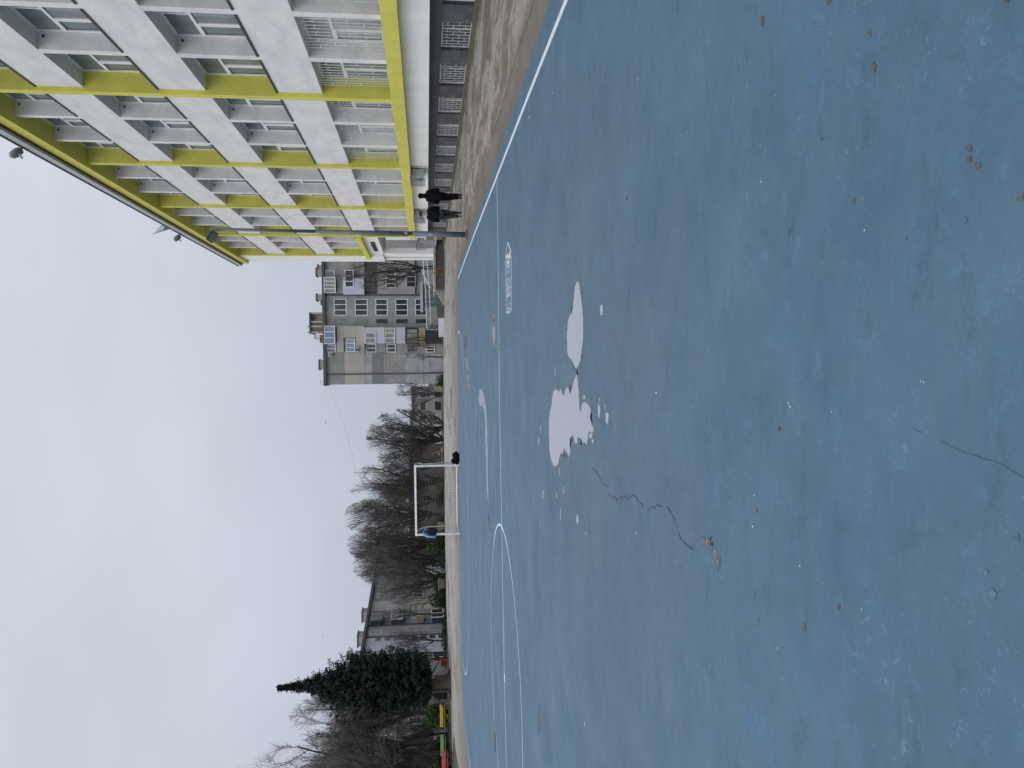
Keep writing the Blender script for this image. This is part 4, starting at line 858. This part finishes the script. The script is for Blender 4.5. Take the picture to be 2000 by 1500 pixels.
for i in range(1900):
    f = rr.random()**1.1; z = z0c+(ctop-z0c)*f; a = rr.uniform(0, 2*math.pi)
    lump = 1+(.06+.10*f)*math.sin(a*3+z*1.9)+(.06+.10*f)*math.sin(a*5-z*4.3)
    Rr = RM*prof(f)*lump*rr.uniform(.62, 1.08)*(1.35 if (i % 9 == 0 and f > .45) else 1); tipz = rr.uniform(.05, .35)*(1 if f > .12 else -.5)
    cx_ = .45
    n_ = int(4+Rr*7)
    for k in range(n_):
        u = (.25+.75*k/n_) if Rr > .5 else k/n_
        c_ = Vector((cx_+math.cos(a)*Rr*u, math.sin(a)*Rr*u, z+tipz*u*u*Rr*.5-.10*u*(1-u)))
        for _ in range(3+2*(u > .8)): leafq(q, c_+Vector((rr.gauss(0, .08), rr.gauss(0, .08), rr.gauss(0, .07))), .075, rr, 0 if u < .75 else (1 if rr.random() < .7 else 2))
for i in range(260):
    f = i/260; z = ctop-1.5+1.5*f; r_ = .22*(1-f)+.02
    leafq(q, Vector((.45+rr.gauss(0, r_), rr.gauss(0, r_), z)), .08, rr, 1)
q.build('crown', m_nd, cf)
# shrubs and hedges
def shrub(name, x0, x1, Y0, Y1, h, N_, label, cat, cols, seed, grp, s_=.10):
    rr = random.Random(seed); q = MB(); zb = tz((x0+x1)/2, (Y0+Y1)/2)
    lumps = [(rr.uniform(x0, x1), rr.uniform(Y0, Y1), rr.uniform(.5, 1)*h, rr.uniform(.5, .95)) for _ in range(max(4, int((x1-x0)*1.6)))]
    for _ in range(N_):
        lx, ly, lh, lr = rr.choice(lumps); a = rr.uniform(0, 2*math.pi); e = rr.uniform(-.2, 1); rad = lr*rr.uniform(.6, 1.05)
        p = Vector((lx+math.cos(a)*rad*math.sqrt(1-max(0, e)**2*.8), ly+math.sin(a)*rad*math.sqrt(1-max(0, e)**2*.8), max(.02, lh*(.55+.45*e)*rr.uniform(.25, 1.05))))
        leafq(q, p, s_, rr, rr.choice((0, 0, 1, 1, 2)))
    t = empty(name, (0, 0, zb)); tag(t, label, cat, grp); q.build('foliage', cols, t)
    q = MB()
    for lx, ly, lh, lr in lumps:
        for k in range(3): q.tube([(lx, ly, -.05), (lx+rr.uniform(-.3, .3), ly+rr.uniform(-.3, .3), lh*.7)], [.03, .015], 5)
    q.build('stems', m_bark, t); return t
m_hg = [mat('hedge_dark', (.022, .036, .016), .8, .3, 2), mat('hedge_mid', (.034, .058, .020), .8, .3, 2), mat('hedge_tip', (.052, .085, .026), .8, .3, 2)]
m_hb = [mat('hedge_bright_dark', (.035, .062, .014), .8, .3, 2), mat('hedge_bright_mid', (.075, .125, .020), .8, .3, 2), mat('hedge_bright_tip', (.13, .20, .035), .8, .3, 2)]
XX = lambda y, Y: atY(865, y, Y).x
G1 = 'evergreen shrubs along the pavement edge'
shrub('evergreen_hedge', XX(1118, 74), XX(1045, 74), 73, 75.5, 2.9, 5200, 'dark green hedge behind and left of the goal', 'hedge', m_hg, 41, G1)
shrub('evergreen_hedge', XX(1172, 72.5), XX(1122, 72.5), 71.8, 73.8, 2.3, 3600, 'dark green hedge right behind the tiled litter bin', 'hedge', m_hg, 42, G1)
shrub('evergreen_hedge', XX(1030, 84), XX(925, 84), 83, 85, 2.4, 3600, 'dark hedge seen through the goal net', 'hedge', [m_hg[0], m_hg[0], mat('hedge_brown', (.05, .042, .028), .8, .3, 2)], 43, G1)
shrub('evergreen_hedge', XX(1418, 68), XX(1352, 68), 67.2, 69.5, 2.15, 5600, 'bright green hedge behind the yellow bench', 'hedge', m_hb, 44, G1)
shrub('evergreen_hedge', XX(1475, 67), XX(1420, 67), 66.4, 68.4, 1.9, 4600, 'green hedge behind the green bench', 'hedge', [m_hb[0], m_hb[0], m_hb[1]], 45, G1)
shrub('evergreen_hedge', XX(1560, 60), XX(1480, 60), 59, 61, 1.5, 3600, 'dull green hedge behind the red bench', 'hedge', [m_hg[0], m_hb[0], m_hg[2]], 46, G1)
shrub('low_shrub', XX(1330, 73), XX(1178, 73), 72.5, 74, 1.0, 4200, 'low green growth along the foot of the long grey block', 'shrub', m_hg, 47, G1)
shrub('low_shrub', XX(757, 88), XX(738, 88), 87, 88.5, 1.9, 1500, 'dark green bush at the foot of the concrete block edge', 'shrub', m_hg, 48, G1)
shrub('low_shrub', XX(632, 82), XX(604, 82), 81, 83, 1.75, 1700, 'leafy green bush behind the pale ramp wall', 'shrub', m_hb, 49, G1)
shrub('low_shrub', XX(668, 84), XX(640, 84), 83.5, 85, 1.6, 1500, 'dark bush by the ground floor windows of the concrete block', 'shrub', m_hg, 50, G1)
shrub('low_shrub', XX(880, 80), XX(780, 80), 79.5, 81, .95, 2800, 'dark low bushes right of the goal beyond the pavement', 'shrub', [m_hg[0], mat('hedge_brown'), m_hg[1]] if False else [m_hg[0], m_hg[0], m_hg[1]], 51, G1)
# ================================================================= GOAL
gl0, gr0 = g(898, 1041.5), g(896.8, 908.2); gc = (gl0+gr0)/2; wdt = (gr0-gl0).length; ang = math.atan2(gr0.y-gl0.y, gr0.x-gl0.x)
gh = atY(808.6, 908, gr0.y).z
go = empty('football_goal', gc, ang); tag(go, 'white framed football goal with a sagging net on the far edge of the court', 'football goal')
m_goal = mat('goal_white', (.70, .71, .72), .5, scale=4, col2=(.42, .44, .45), fine=(10, .1), lo=.28, hi=.45); hw = wdt/2
for s_ in (-1, 1):
    q = MB(); q.box(s_*hw-.045, s_*hw+.045, -.045, .045, 0, gh-.09); q.build('post', m_goal, go)
q = MB(); q.box(-hw-.045, hw+.045, -.045, .045, gh-.09, gh); q.build('crossbar', mat('goal_bar', (.85, .86, .88), .5, .05, 5), go)
for s_ in (-1, 1):
    q = MB(); q.tube([(s_*(hw-.06), .04, gh-.05), (s_*(hw-.0), .45, gh-.06), (s_*(hw-.02), .72, gh-.20), (s_*(hw-.1), .80, gh-.42)], .026, 8); q.tube([(s_*(hw-.1), .80, gh-.42), (s_*(hw-.1), 1.0, .03)], .02, 8)
    q.tube([(s_*hw, .03, .04), (s_*(hw-.1), 1.0, .04)], .03, 8); q.build('side_frame', m_goal, go)
q = MB(); q.tube([(-hw+.1, 1.0, .06), (hw-.1, 1.0, .06)], .045, 8); q.build('rear_base_bar', mat('goal_bar'  , (0, 0, 0)), go)
q = MB(); rr = random.Random(5); nx_ = 24; nz_ = 17; rn = .004
def netp(u, v_):
    x = (u-.5)*2*(hw-.06); sag = (1-(2*u-1)**2)
    zz_ = (gh-.12)*(1-v_)-.42*sag*(1-v_)*v_*2.4-.10*sag*(1-v_); y = .55+.40*v_+.12*math.sin(u*9+v_*3)*v_*(1-v_)*2 if v_ > .12 else .10+ (v_/.12)*.45
    return Vector((x+.05*math.sin(v_*11+u*5)*sag, y, max(.03, zz_)))
for i in range(nx_+1): thin(q, [netp(i/nx_, j/10) for j in range(11)], rn, rn)
for j in range(1, nz_+1): thin(q, [netp(k/12, j/nz_) for k in range(13)], rn, rn)
for s_ in (-1, 1):
    for j in range(1, 14): z = gh*j/14; thin(q, [Vector((s_*(hw-.03), .05, z)), Vector((s_*(hw-.07), .5+.3*(1-j/14), z-.08)), Vector((s_*(hw-.1), .75+.2*(1-j/14), z))], rn, rn)
    for j in range(1, 6): y = .05+.16*j; thin(q, [Vector((s_*(hw-.05), y, .05)), Vector((s_*(hw-.06), y*.9, gh-.15))], rn, rn)
for pl in ([(-hw+.1, .1, gh-.18), (-.9, .5, gh-.60), (.0, .6, gh-.85), (.8, .55, gh-.62), (hw-.15, .1, gh-.12)], [(-hw+.1, .1, gh-.22), (-1.0, .5, gh-.85), (-.1, .6, gh-.95)]): thin(q, [Vector(p) for p in pl], .009, .009)
q.build('net', mat('net_cord', (.17, .165, .15), .8, .2, 4), go)
# blue and black jacket hung on the left post
def blob(mb, c, r, rr, m=0, n=10, amp=.15):
    i0 = len(mb.v)
    for i in range(n+1):
        th = math.pi*i/n
        for j in range(n*2):
            ph = math.pi*j/n; k = 1+amp*(math.sin(3*ph+c[0]*7+th*2)*.5+rr.uniform(-.5, .5))*math.sin(th)
            mb.v.append((c[0]+r[0]*math.sin(th)*math.cos(ph)*k, c[1]+r[1]*math.sin(th)*math.sin(ph)*k, c[2]+r[2]*math.cos(th)))
    for i in range(n):
        for j in range(n*2):
            a = i0+i*n*2+j; b_ = i0+i*n*2+(j+1) % (n*2); mb.f.append((a, a+n*2, b_+n*2, b_)); mb.m.append(m)
rr = random.Random(9)
jk = empty('hanging_jacket', atY(826, 1042, gl0.y-.05)); jo = jk.location; jo = (jo.x, gl0.y-.1, jo.z); jk.location = jo
tag(jk, 'dark jacket with light blue sleeve hanging on the left goalpost', 'jacket')
m_jb = mat('cloth_black_blue', (.012, .015, .035), .9, .3, 6); m_jl = mat('cloth_light_blue', (.22, .36, .62), .9, .2, 6); m_jm = mat('cloth_mid_blue', (.09, .17, .32), .9, .3, 8)
q = MB(); blob(q, (.14, -.03, -.34), (.13, .10, .34), rr); blob(q, (.0, -.07, -.42), (.10, .08, .22), rr); q.build('jacket_body', m_jb, jk, smooth=True)
q = MB(); blob(q, (.23, -.06, -.17), (.085, .07, .11), rr); blob(q, (.10, -.07, -.06), (.07, .06, .07), rr); q.build('hood', m_jm, jk, smooth=True)
q = MB(); q.tube([(-.02, -.08, -.02), (-.10, -.08, -.20), (-.14, -.07, -.45), (-.15, -.06, -.62)], [.05, .065, .06, .045], 8); q.build('sleeve', m_jl, jk, smooth=True)
bp_ = g(897.3, 895); bg_ = empty('black_bag', (bp_.x, bp_.y, 0)); tag(bg_, 'black bag and clothes heaped beside the right goalpost', 'bag')
q = MB(); blob(q, (.02, 0, .14), (.30, .18, .15), rr, amp=.25); blob(q, (-.12, .02, .24), (.13, .12, .15), rr, amp=.3); blob(q, (.14, .0, .22), (.14, .12, .11), rr, amp=.3); q.build('heap', mat('cloth_black', (.005, .005, .007), .95, .3, 8, .1), bg_, smooth=True)
q = MB(); q.tube([(-.2, -.12, .2), (-.27, -.16, .34), (-.16, -.12, .36)], .014, 6); q.build('strap', m_dark, bg_)
# ================================================================= BENCHES
def bench(p, rz, wd, col, label, backs=2, leg=m_dark):
    t = empty('park_bench', p, rz); tag(t, label, 'bench', 'painted benches along the pavement edge')
    mm = mat('bench_'+label.split()[0], col, .55, .12, 4, .4, fine=(18, .12))
    for k in range(3): q = MB(); q.box(-wd/2, wd/2, -.32+k*.13, -.21+k*.13, .43, .465); q.build('seat_slat', mm, t)
    for k in range(backs): q = MB(); z = .58+k*.13; q.hexa([(-wd/2+.03, .10+k*.03, z), (wd/2-.08, .10+k*.03, z), (wd/2-.08, .13+k*.03, z), (-wd/2+.03, .13+k*.03, z), (-wd/2+.03, .13+k*.03, z+.115), (wd/2-.08, .13+k*.03, z+.115), (wd/2-.08, .16+k*.03, z+.115), (-wd/2+.03, .16+k*.03, z+.115)]); q.build('back_slat', mm, t)
    for s_ in (-1, 1):
        x = s_*(wd/2-.22); q = MB(); q.tube([(x, -.28, 0), (x, -.26, .42), (x, .05, .41), (x, .10, .0)], .022, 6); q.tube([(x, .05, .41), (x, .19, .84)], .02, 6); q.build('leg', leg, t)
    return t
p0, p1 = g(879.5, 1377), g(880, 1421); Yb = 60.5
def bench_px(y0, y1, Y, col, label, rz=0, **k):
    a, b_ = atY(875, y0, Y), atY(875, y1, Y); c_ = (a+b_)/2; bench((c_.x, Y, tz(c_.x, Y)+.03 if False else -.02), rz, abs(a.x-b_.x)/max(.3, math.cos(rz)), col, label, **k)
bench_px(1375, 1421, 60.2, (.60, .50, .07), 'yellow slatted bench left of the dark conifer', .04)
bench_px(1434, 1478, 59.2, (.20, .36, .12), 'green slatted bench between the yellow and red benches', .04)
bench_px(1419, 1433, 61.5, (.05, .10, .30), 'blue low bench seat between the yellow and green benches', 0, backs=0)
bench_px(1467, 1512, 50.5, (.34, .05, .05), 'red slatted bench nearest to the camera at the far left', .25)
bench_px(1484, 1540, 53.0, (.42, .09, .09), 'red bench back standing behind the nearer red bench', .1)
# ================================================================= LITTER BINS
m_bt = mat('bin_pale', (.26, .22, .19), .9, scale=9, col2=(.12, .095, .08), lo=.4, hi=.6); m_btr = mat('bin_red', (.25, .05, .03), .85, .3, 8); m_bty = mat('bin_ochre', (.26, .20, .12), .9, .3, 8)
def bin_(y, Y, wd, ht, mm, label, plat=True):
    p = atY(868, y, Y); t = empty('litter_bin', (p.x, Y, -.02)); tag(t, label, 'litter bin', 'square litter bins along the pavement edge')
    w0, w1 = wd*.36, wd*.5; z0 = .14 if plat else .08
    q = MB(); q.hexa([(-w0, -w0, z0), (w0, -w0, z0), (w0, w0, z0), (-w0, w0, z0), (-w1, -w1, ht), (w1, -w1, ht), (w1, w1, ht), (-w1, w1, ht)]); q.build('body', mm, t)
    q = MB(); q.box(-w1-.05, w1+.05, -w1-.05, w1+.05, ht+.04, ht+.09)
    for sx in (-1, 1):
        for sy in (-1, 1): q.box(sx*(w1-.02)-.02, sx*(w1-.02)+.02, sy*(w1-.02)-.02, sy*(w1-.02)+.02, ht, ht+.04)
    q.build('lid', m_metal, t)
    for sx in (-1, 1): q = MB(); q.hexa([(sx*w0-.03, -w0-.03, z0), (sx*w0+.03, -w0-.03, z0), (sx*w0+.03, -w0-.002, z0), (sx*w0-.03, -w0-.002, z0), (sx*w1-.03, -w1-.03, ht), (sx*w1+.03, -w1-.03, ht), (sx*w1+.03, -w1-.002, ht), (sx*w1-.03, -w1-.002, ht)]); q.build('corner_strip', mm, t)
    if plat: q = MB(); q.box(-wd*.6, wd*.85, -.35, .35, 0, .12); q.build('platform', m_bark, t)
    return t
bin_(1139, 68.8, .80, .62, m_bt, 'pale worn square litter bin before the dark green hedge')
bin_(1026.5, 70.5, .66, .55, m_bty, 'ochre square litter bin seen behind the left goalpost', False)
bin_(1293, 64.5, .50, .62, m_btr, 'red square litter bin right of the dark conifer', False)
bin_(759.5, 69.5, .46, .56, mat('bin_beige', (.36, .30, .20), .9, .2, 8), 'beige square litter bin at the left foot of the concrete block', False)
# low barrier and playground piece beyond the pavement right of the goal
p = atY(868, 890, 71.5); t = empty('low_barrier', (p.x, 71.5, -.1)); tag(t, 'low weathered rail on two pale blocks right of the goal', 'barrier')
for s_ in (-.62, .58): q = MB(); q.box(s_-.06, s_+.06, -.06, .06, 0, .38); q.build('post', m_conc, t)
q = MB(); q.box(-.85, .85, -.03, .03, .22, .30); q.build('rail', mat('weathered_wood', (.22, .20, .15), .9, .3, 6), t)
p = atY(868, 893, 76); zb = tz(p.x, 76); t = empty('playground_climber', (p.x, 76, zb)); tag(t, 'small playground climber with mixed coloured panels under a beige arch', 'climber')
za = atY(843, 893, 76).z-zb
q = MB(); q.tube([(.5, 0, 0), (.58, 0, za*.6), (.48, 0, za*.88), (.2, 0, za)], .035, 6); q.build('arch', mat('climber_beige', (.36, .30, .23), .7, .1), t)
rr = random.Random(4)
for k in range(26):
    x = rr.uniform(-.55, .45); z = rr.uniform(za*.25, za*.78); s_ = rr.uniform(.05, .12); c_ = rr.choice(((.30, .27, .32), (.20, .08, .09), (.07, .06, .13), (.40, .42, .50), (.28, .24, .16), (.06, .05, .06)))
    q = MB(); q.box(x-s_, x+s_, -.03-k*.004, .03-k*.004, z-s_*.7, z+s_*.7); q.build('panel', mat('climber_%d%d%d' % tuple(int(v*100) for v in c_), c_, .7, .1), t)
for s_ in (-.5, .05, .4): q = MB(); q.tube([(s_, .05, 0), (s_, .05, za*.75)], .03, 6); q.build('leg', m_dark, t)
p = atY(868, 728, 71); t = empty('laundry_pole', (p.x, 71, -.1)); tag(t, 'thin dark post frame before the blank wall of the concrete block', 'post frame')
za = atY(839, 728, 71).z+.1
for dx in (-.03, .07): q = MB(); q.tube([(dx, 0, 0), (dx, 0, za)], .018, 6); q.build('post', m_dark, t)
q = MB(); q.tube([(.12, 0, za*.95), (1.8, 0, za*.95)], .015, 6); q.build('cross_rail', m_dark, t)
# ================================================================= CABLE, BIRDS
a, b_ = atY(641, 753, 104), atY(696, 926, 77); q = MB(); pts = []
for k in range(25):
    u = k/24; p = a.lerp(b_, u); p.z -= .38*4*u*(1-u); pts.append(p)
q.tube(pts, .009, 4); tag(q.build('overhead_cable', m_dark), 'thin cable sagging from the concrete block roof to the tall bare trees', 'cable')
def bird(x, y, Y, s_, label):
    p = atY(x, y, Y); t = empty('bird', p, .5); tag(t, label, 'bird', 'birds in the sky')
    q = MB(); q.lathe((0, 0, 0), [(.005, -.18), (.05, -.08), (.06, .02), (.035, .12), (.01, .17)], 8); q.v = [(x_*s_, z_*s_, y_*s_) for x_, y_, z_ in q.v]; q.build('body', m_dark, t)
    for sd_ in (-1, 1): q = MB(); q.hexa([(0, -.08*s_, 0), (sd_*.28*s_, -.05*s_, .13*s_), (sd_*.28*s_, .06*s_, .13*s_), (0, .07*s_, 0), (0, -.08*s_, .015*s_), (sd_*.28*s_, -.05*s_, .145*s_), (sd_*.28*s_, .06*s_, .145*s_), (0, .07*s_, .015*s_)]); q.tube([(sd_*.27*s_, 0, .135*s_), (sd_*.55*s_, -.04*s_, .02*s_)], [.04*s_, .01*s_], 5); q.build('wing', m_dark, t)
bird(637, 825, 120, .75, 'small bird flying above the bare trees right of the goal'); bird(631, 1241, 120, .7, 'small bird flying above the long grey block near the conifer')
# ================================================================= PEOPLE
def skin(name, V, E_, rad, m, parent, sub=2):
    me = bpy.data.meshes.new(name); me.from_pydata([tuple(v_) for v_ in V], E_, [])
    o = bpy.data.objects.new(name+'_tmp', me); C.objects.link(o)
    sm = o.modifiers.new('s', 'SKIN'); sm.use_smooth_shade = True; sb_ = o.modifiers.new('d', 'SUBSURF'); sb_.levels = sub; sb_.render_levels = sub
    for i, r in enumerate(rad):
        sv = me.skin_vertices[0].data[i]; sv.radius = r if isinstance(r, tuple) else (r, r); sv.use_root = (i == 0)
    bpy.context.view_layer.update()
    ev = o.evaluated_get(bpy.context.evaluated_depsgraph_get()); nm = bpy.data.meshes.new_from_object(ev)
    bpy.data.objects.remove(o); nm.name = name; nm.materials.clear(); nm.materials.append(m)
    for f in nm.polygons: f.use_smooth = True
    return link(name, nm, parent)
m_skin = mat('skin', (.42, .25, .19), .6, .06, 10)
def person(base, rz, pose, label, mats_, head_turn, hat):
    t = empty('person', base, rz); tag(t, label, 'person', 'people walking by the school')
    P = {k: Vector(v_) for k, v_ in pose.items()}
    names = ['pelvis', 'waist', 'chest', 'neck', 'headb', 'head', 'headt']; V = [P[k] for k in names]; E_ = [(i, i+1) for i in range(6)]
    rad = [(.13, .10), (.12, .09), (.15, .10), (.055, .055), (.07, .075), (.078, .09), (.05, .06)]
    for s_ in ('l', 'r'):
        i = len(V); V += [P['sh'+s_], P['el'+s_], P['wr'+s_], P['pa'+s_]]; E_ += [(2, i), (i, i+1), (i+1, i+2), (i+2, i+3)]; rad += [.06, .043, .026, (.038, .02)]
        d = (P['pa'+s_]-P['wr'+s_]).normalized(); sd_ = Vector((0, 1, 0)); sgn = -1 if s_ == 'l' else 1
        for k, (off_, ln) in enumerate(((.030, .068), (.011, .078), (-.009, .074), (-.027, .058))):
            j = len(V); a_ = P['pa'+s_]+sd_*off_+d*.02; V += [a_+d*ln*.5, a_+d*ln-Vector((sgn*.018, 0, 0))]; E_ += [(i+3, j), (j, j+1)]; rad += [.0095, .008]
        j = len(V); V += [P['pa'+s_]+sd_*.045+d*.0, P['pa'+s_]+sd_*.058+d*.035]; E_ += [(i+3, j), (j, j+1)]; rad += [.011, .009]
        i = len(V); V += [P['hip'+s_], P['kn'+s_], P['an'+s_], P['to'+s_]]; E_ += [(0, i), (i, i+1), (i+1, i+2), (i+2, i+3)]; rad += [.085, .058, .04, (.04, .03)]
    body = skin('body', V, E_, rad, m_skin, t)
    # face details and hair
    hd = P['head']; ft = Matrix.Rotation(head_turn, 3, 'Z')
    def hp(x, y, z): return hd+ft @ Vector((x, y, z))
    q = MB(); c_ = hp(0, .098, -.015); q.tube([hp(0, .085, .015), hp(0, .112, -.02), hp(0, .088, -.028)], [.008, .014, .008], 6); q.build('nose', m_skin, body)
    for s_ in (-1, 1):
        q = MB(); e_ = hp(s_*.032, .088, .01); q.lathe(e_, [(.002, -.008), (.011, 0), (.002, .008)], 8); q.build('eye', m_dark, body)
        q = MB(); e_ = hp(s_*.083, .0, -.005); q.lathe(e_, [(.004, -.03), (.014, -.012), (.016, .015), (.005, .03)], 8, sx=.6); q.build('ear', m_skin, body)
    q = MB(); q.tube([hp(-.022, .088, -.055), hp(0, .094, -.058), hp(.022, .088, -.055)], .005, 6); q.build('mouth', mat('lips', (.30, .12, .10), .6, .05), body)
    # clothes
    JV = [P['pelvis']+Vector((0, 0, -.08)), P['pelvis']+Vector((0, 0, .06)), P['waist'], P['chest'], P['chest']+Vector((0, 0, .12)), P['neck']+Vector((0, 0, -.01))]; JE = [(i, i+1) for i in range(5)]
    jw = pose.get('bulk', 1.0) if False else 1
    JR = [(.17, .14), (.20, .16), (.205, .16), (.22, .16), (.16, .13), (.09, .085)]
    for s_ in ('l', 'r'):
        i = len(JV); w_ = P['wr'+s_]; JV += [P['sh'+s_], P['el'+s_], w_+(P['el'+s_]-w_)*.05]; JE += [(3, i), (i, i+1), (i+1, i+2)]; JR += [.10, .085, .062]
    skin('jacket', JV, JE, JR, mats_[0], t)
    TV = [P['pelvis'], ]; TE = []; TR = [(.145, .12)]
    for s_ in ('l', 'r'):
        i = len(TV); TV += [P['hip'+s_], P['kn'+s_], P['an'+s_]+Vector((0, 0, -.005))]; TE += [(0, i), (i, i+1), (i+1, i+2)]; TR += [.112, .080, .066]
    skin('trousers', TV, TE, TR, mats_[1], t)
    for s_ in ('l', 'r'):
        a_, b2 = P['an'+s_], P['to'+s_]; d = (b2-a_); d.z = 0; d.normalize()
        skin('shoe', [a_+Vector((0, 0, .02)), Vector((a_.x, a_.y, .045))-d*.03, Vector((a_.x, a_.y, .04))+d*.09, Vector((a_.x, a_.y, .035))+d*.17], [(0, 1), (1, 2), (2, 3)], [.052, .052, .048, .036], mats_[2], t, 1)
    q = MB(); HN = [(.098, -.03), (.106, .02), (.104, .06), (.085, .10), (.045, .125), (.01, .13)] if hat == 'hood' else [(.098, .022), (.103, .05), (.094, .09), (.06, .118), (.015, .128)]
    if hat == 'hood': HN = [(.12, -.20), (.10, -.15), (.088, -.08)]+HN
    q.lathe(hd, HN, 16, sx=.95, sy=1.12); q.v = [tuple(ft @ (Vector(v_)-hd)+hd) for v_ in q.v]; q.build('hood' if hat == 'hood' else 'cap', mats_[3], t, smooth=True)
    if hat != 'hood':
        q = MB(); pr = [hp(-.07, .09, .03), hp(-.045, .17, .05), hp(.045, .17, .05), hp(.07, .09, .03)]; up_ = Vector((0, 0, .012)); q.hexa(pr+[p_+up_ for p_ in pr]); q.build('cap_brim', mats_[3], t)
        q = MB(); q.lathe(P['neck'], [(.11, -.06), (.125, -.01), (.105, .045), (.09, .05)], 14, sy=1.05); q.build('hood_collar', mats_[4], t, smooth=True)
    return t
m_blk = mat('cloth_near_black', (.006, .0065, .010), .95, scale=9, col2=(.011, .012, .017), streak=(1, 1, 2.5), spec=.12); m_blk2 = mat('trousers_black', (.005, .0055, .007), .95, .2, 6, .1); m_jean = mat('jeans_dark_grey', (.026, .034, .040), .9, .25, 5)
poseA = dict(pelvis=(.02, 0, .86), waist=(.02, 0, 1.0), chest=(.02, 0, 1.22), neck=(.03, 0, 1.40), headb=(.035, .01, 1.47), head=(.035, .02, 1.56), headt=(.035, .01, 1.63),
             shl=(-.15, 0, 1.32), ell=(-.22, -.04, 1.06), wrl=(-.245, .02, .84), pal=(-.25, .04, .77), shr=(.19, 0, 1.32), elr=(.255, -.05, 1.06), wrr=(.28, -.01, .82), par=(.285, .01, .745),
             hipl=(-.06, 0, .82), knl=(-.03, .10, .46), anl=(-.015, .02, .09), tol=(-.03, .14, .04), hipr=(.10, 0, .82), knr=(.055, -.02, .45), anr=(.035, -.16, .09), tor=(.05, -.04, .04))
pa = g(901.5, 385)
person((pa.x, pa.y, 0), .1, poseA, 'person in a black hooded puffer coat walking away beside the school wall', [m_blk, m_blk2, mat('shoe_black', (.02, .02, .022), .5, .1), mat('hood_black', (.005, .005, .007), .95, .1, 3, .1)], .0, 'hood')
poseB = dict(pelvis=(-.02, 0, .84), waist=(-.02, 0, .98), chest=(-.03, 0, 1.20), neck=(-.02, .0, 1.38), headb=(-.015, .01, 1.45), head=(-.015, .02, 1.535), headt=(-.015, .01, 1.60),
             shl=(-.20, 0, 1.28), ell=(-.26, -.03, 1.03), wrl=(-.27, .03, .84), pal=(-.275, .05, .78), shr=(.16, 0, 1.28), elr=(.22, -.04, 1.03), wrr=(.235, .04, .83), par=(.235, .06, .765),
             hipl=(-.11, 0, .80), knl=(-.10, .03, .44), anl=(-.09, -.02, .09), tol=(-.09, .10, .04), hipr=(.07, 0, .80), knr=(.045, .08, .45), anr=(.045, .06, .09), tor=(.08, .18, .04))
pb2 = g(901.5, 418)
person((pb2.x, pb2.y, 0), -.15, poseB, 'person in a dark cap and black jacket with a grey hood beside the other walker', [m_blk, m_jean, mat('shoe_brown_white', (.20, .16, .14), .7, scale=18, col2=(.05, .04, .035)), mat('cap_black', (.012, .011, .016), .8, .1), mat('hood_grey', (.28, .31, .35), .9, .1)], -1.0, 'cap')
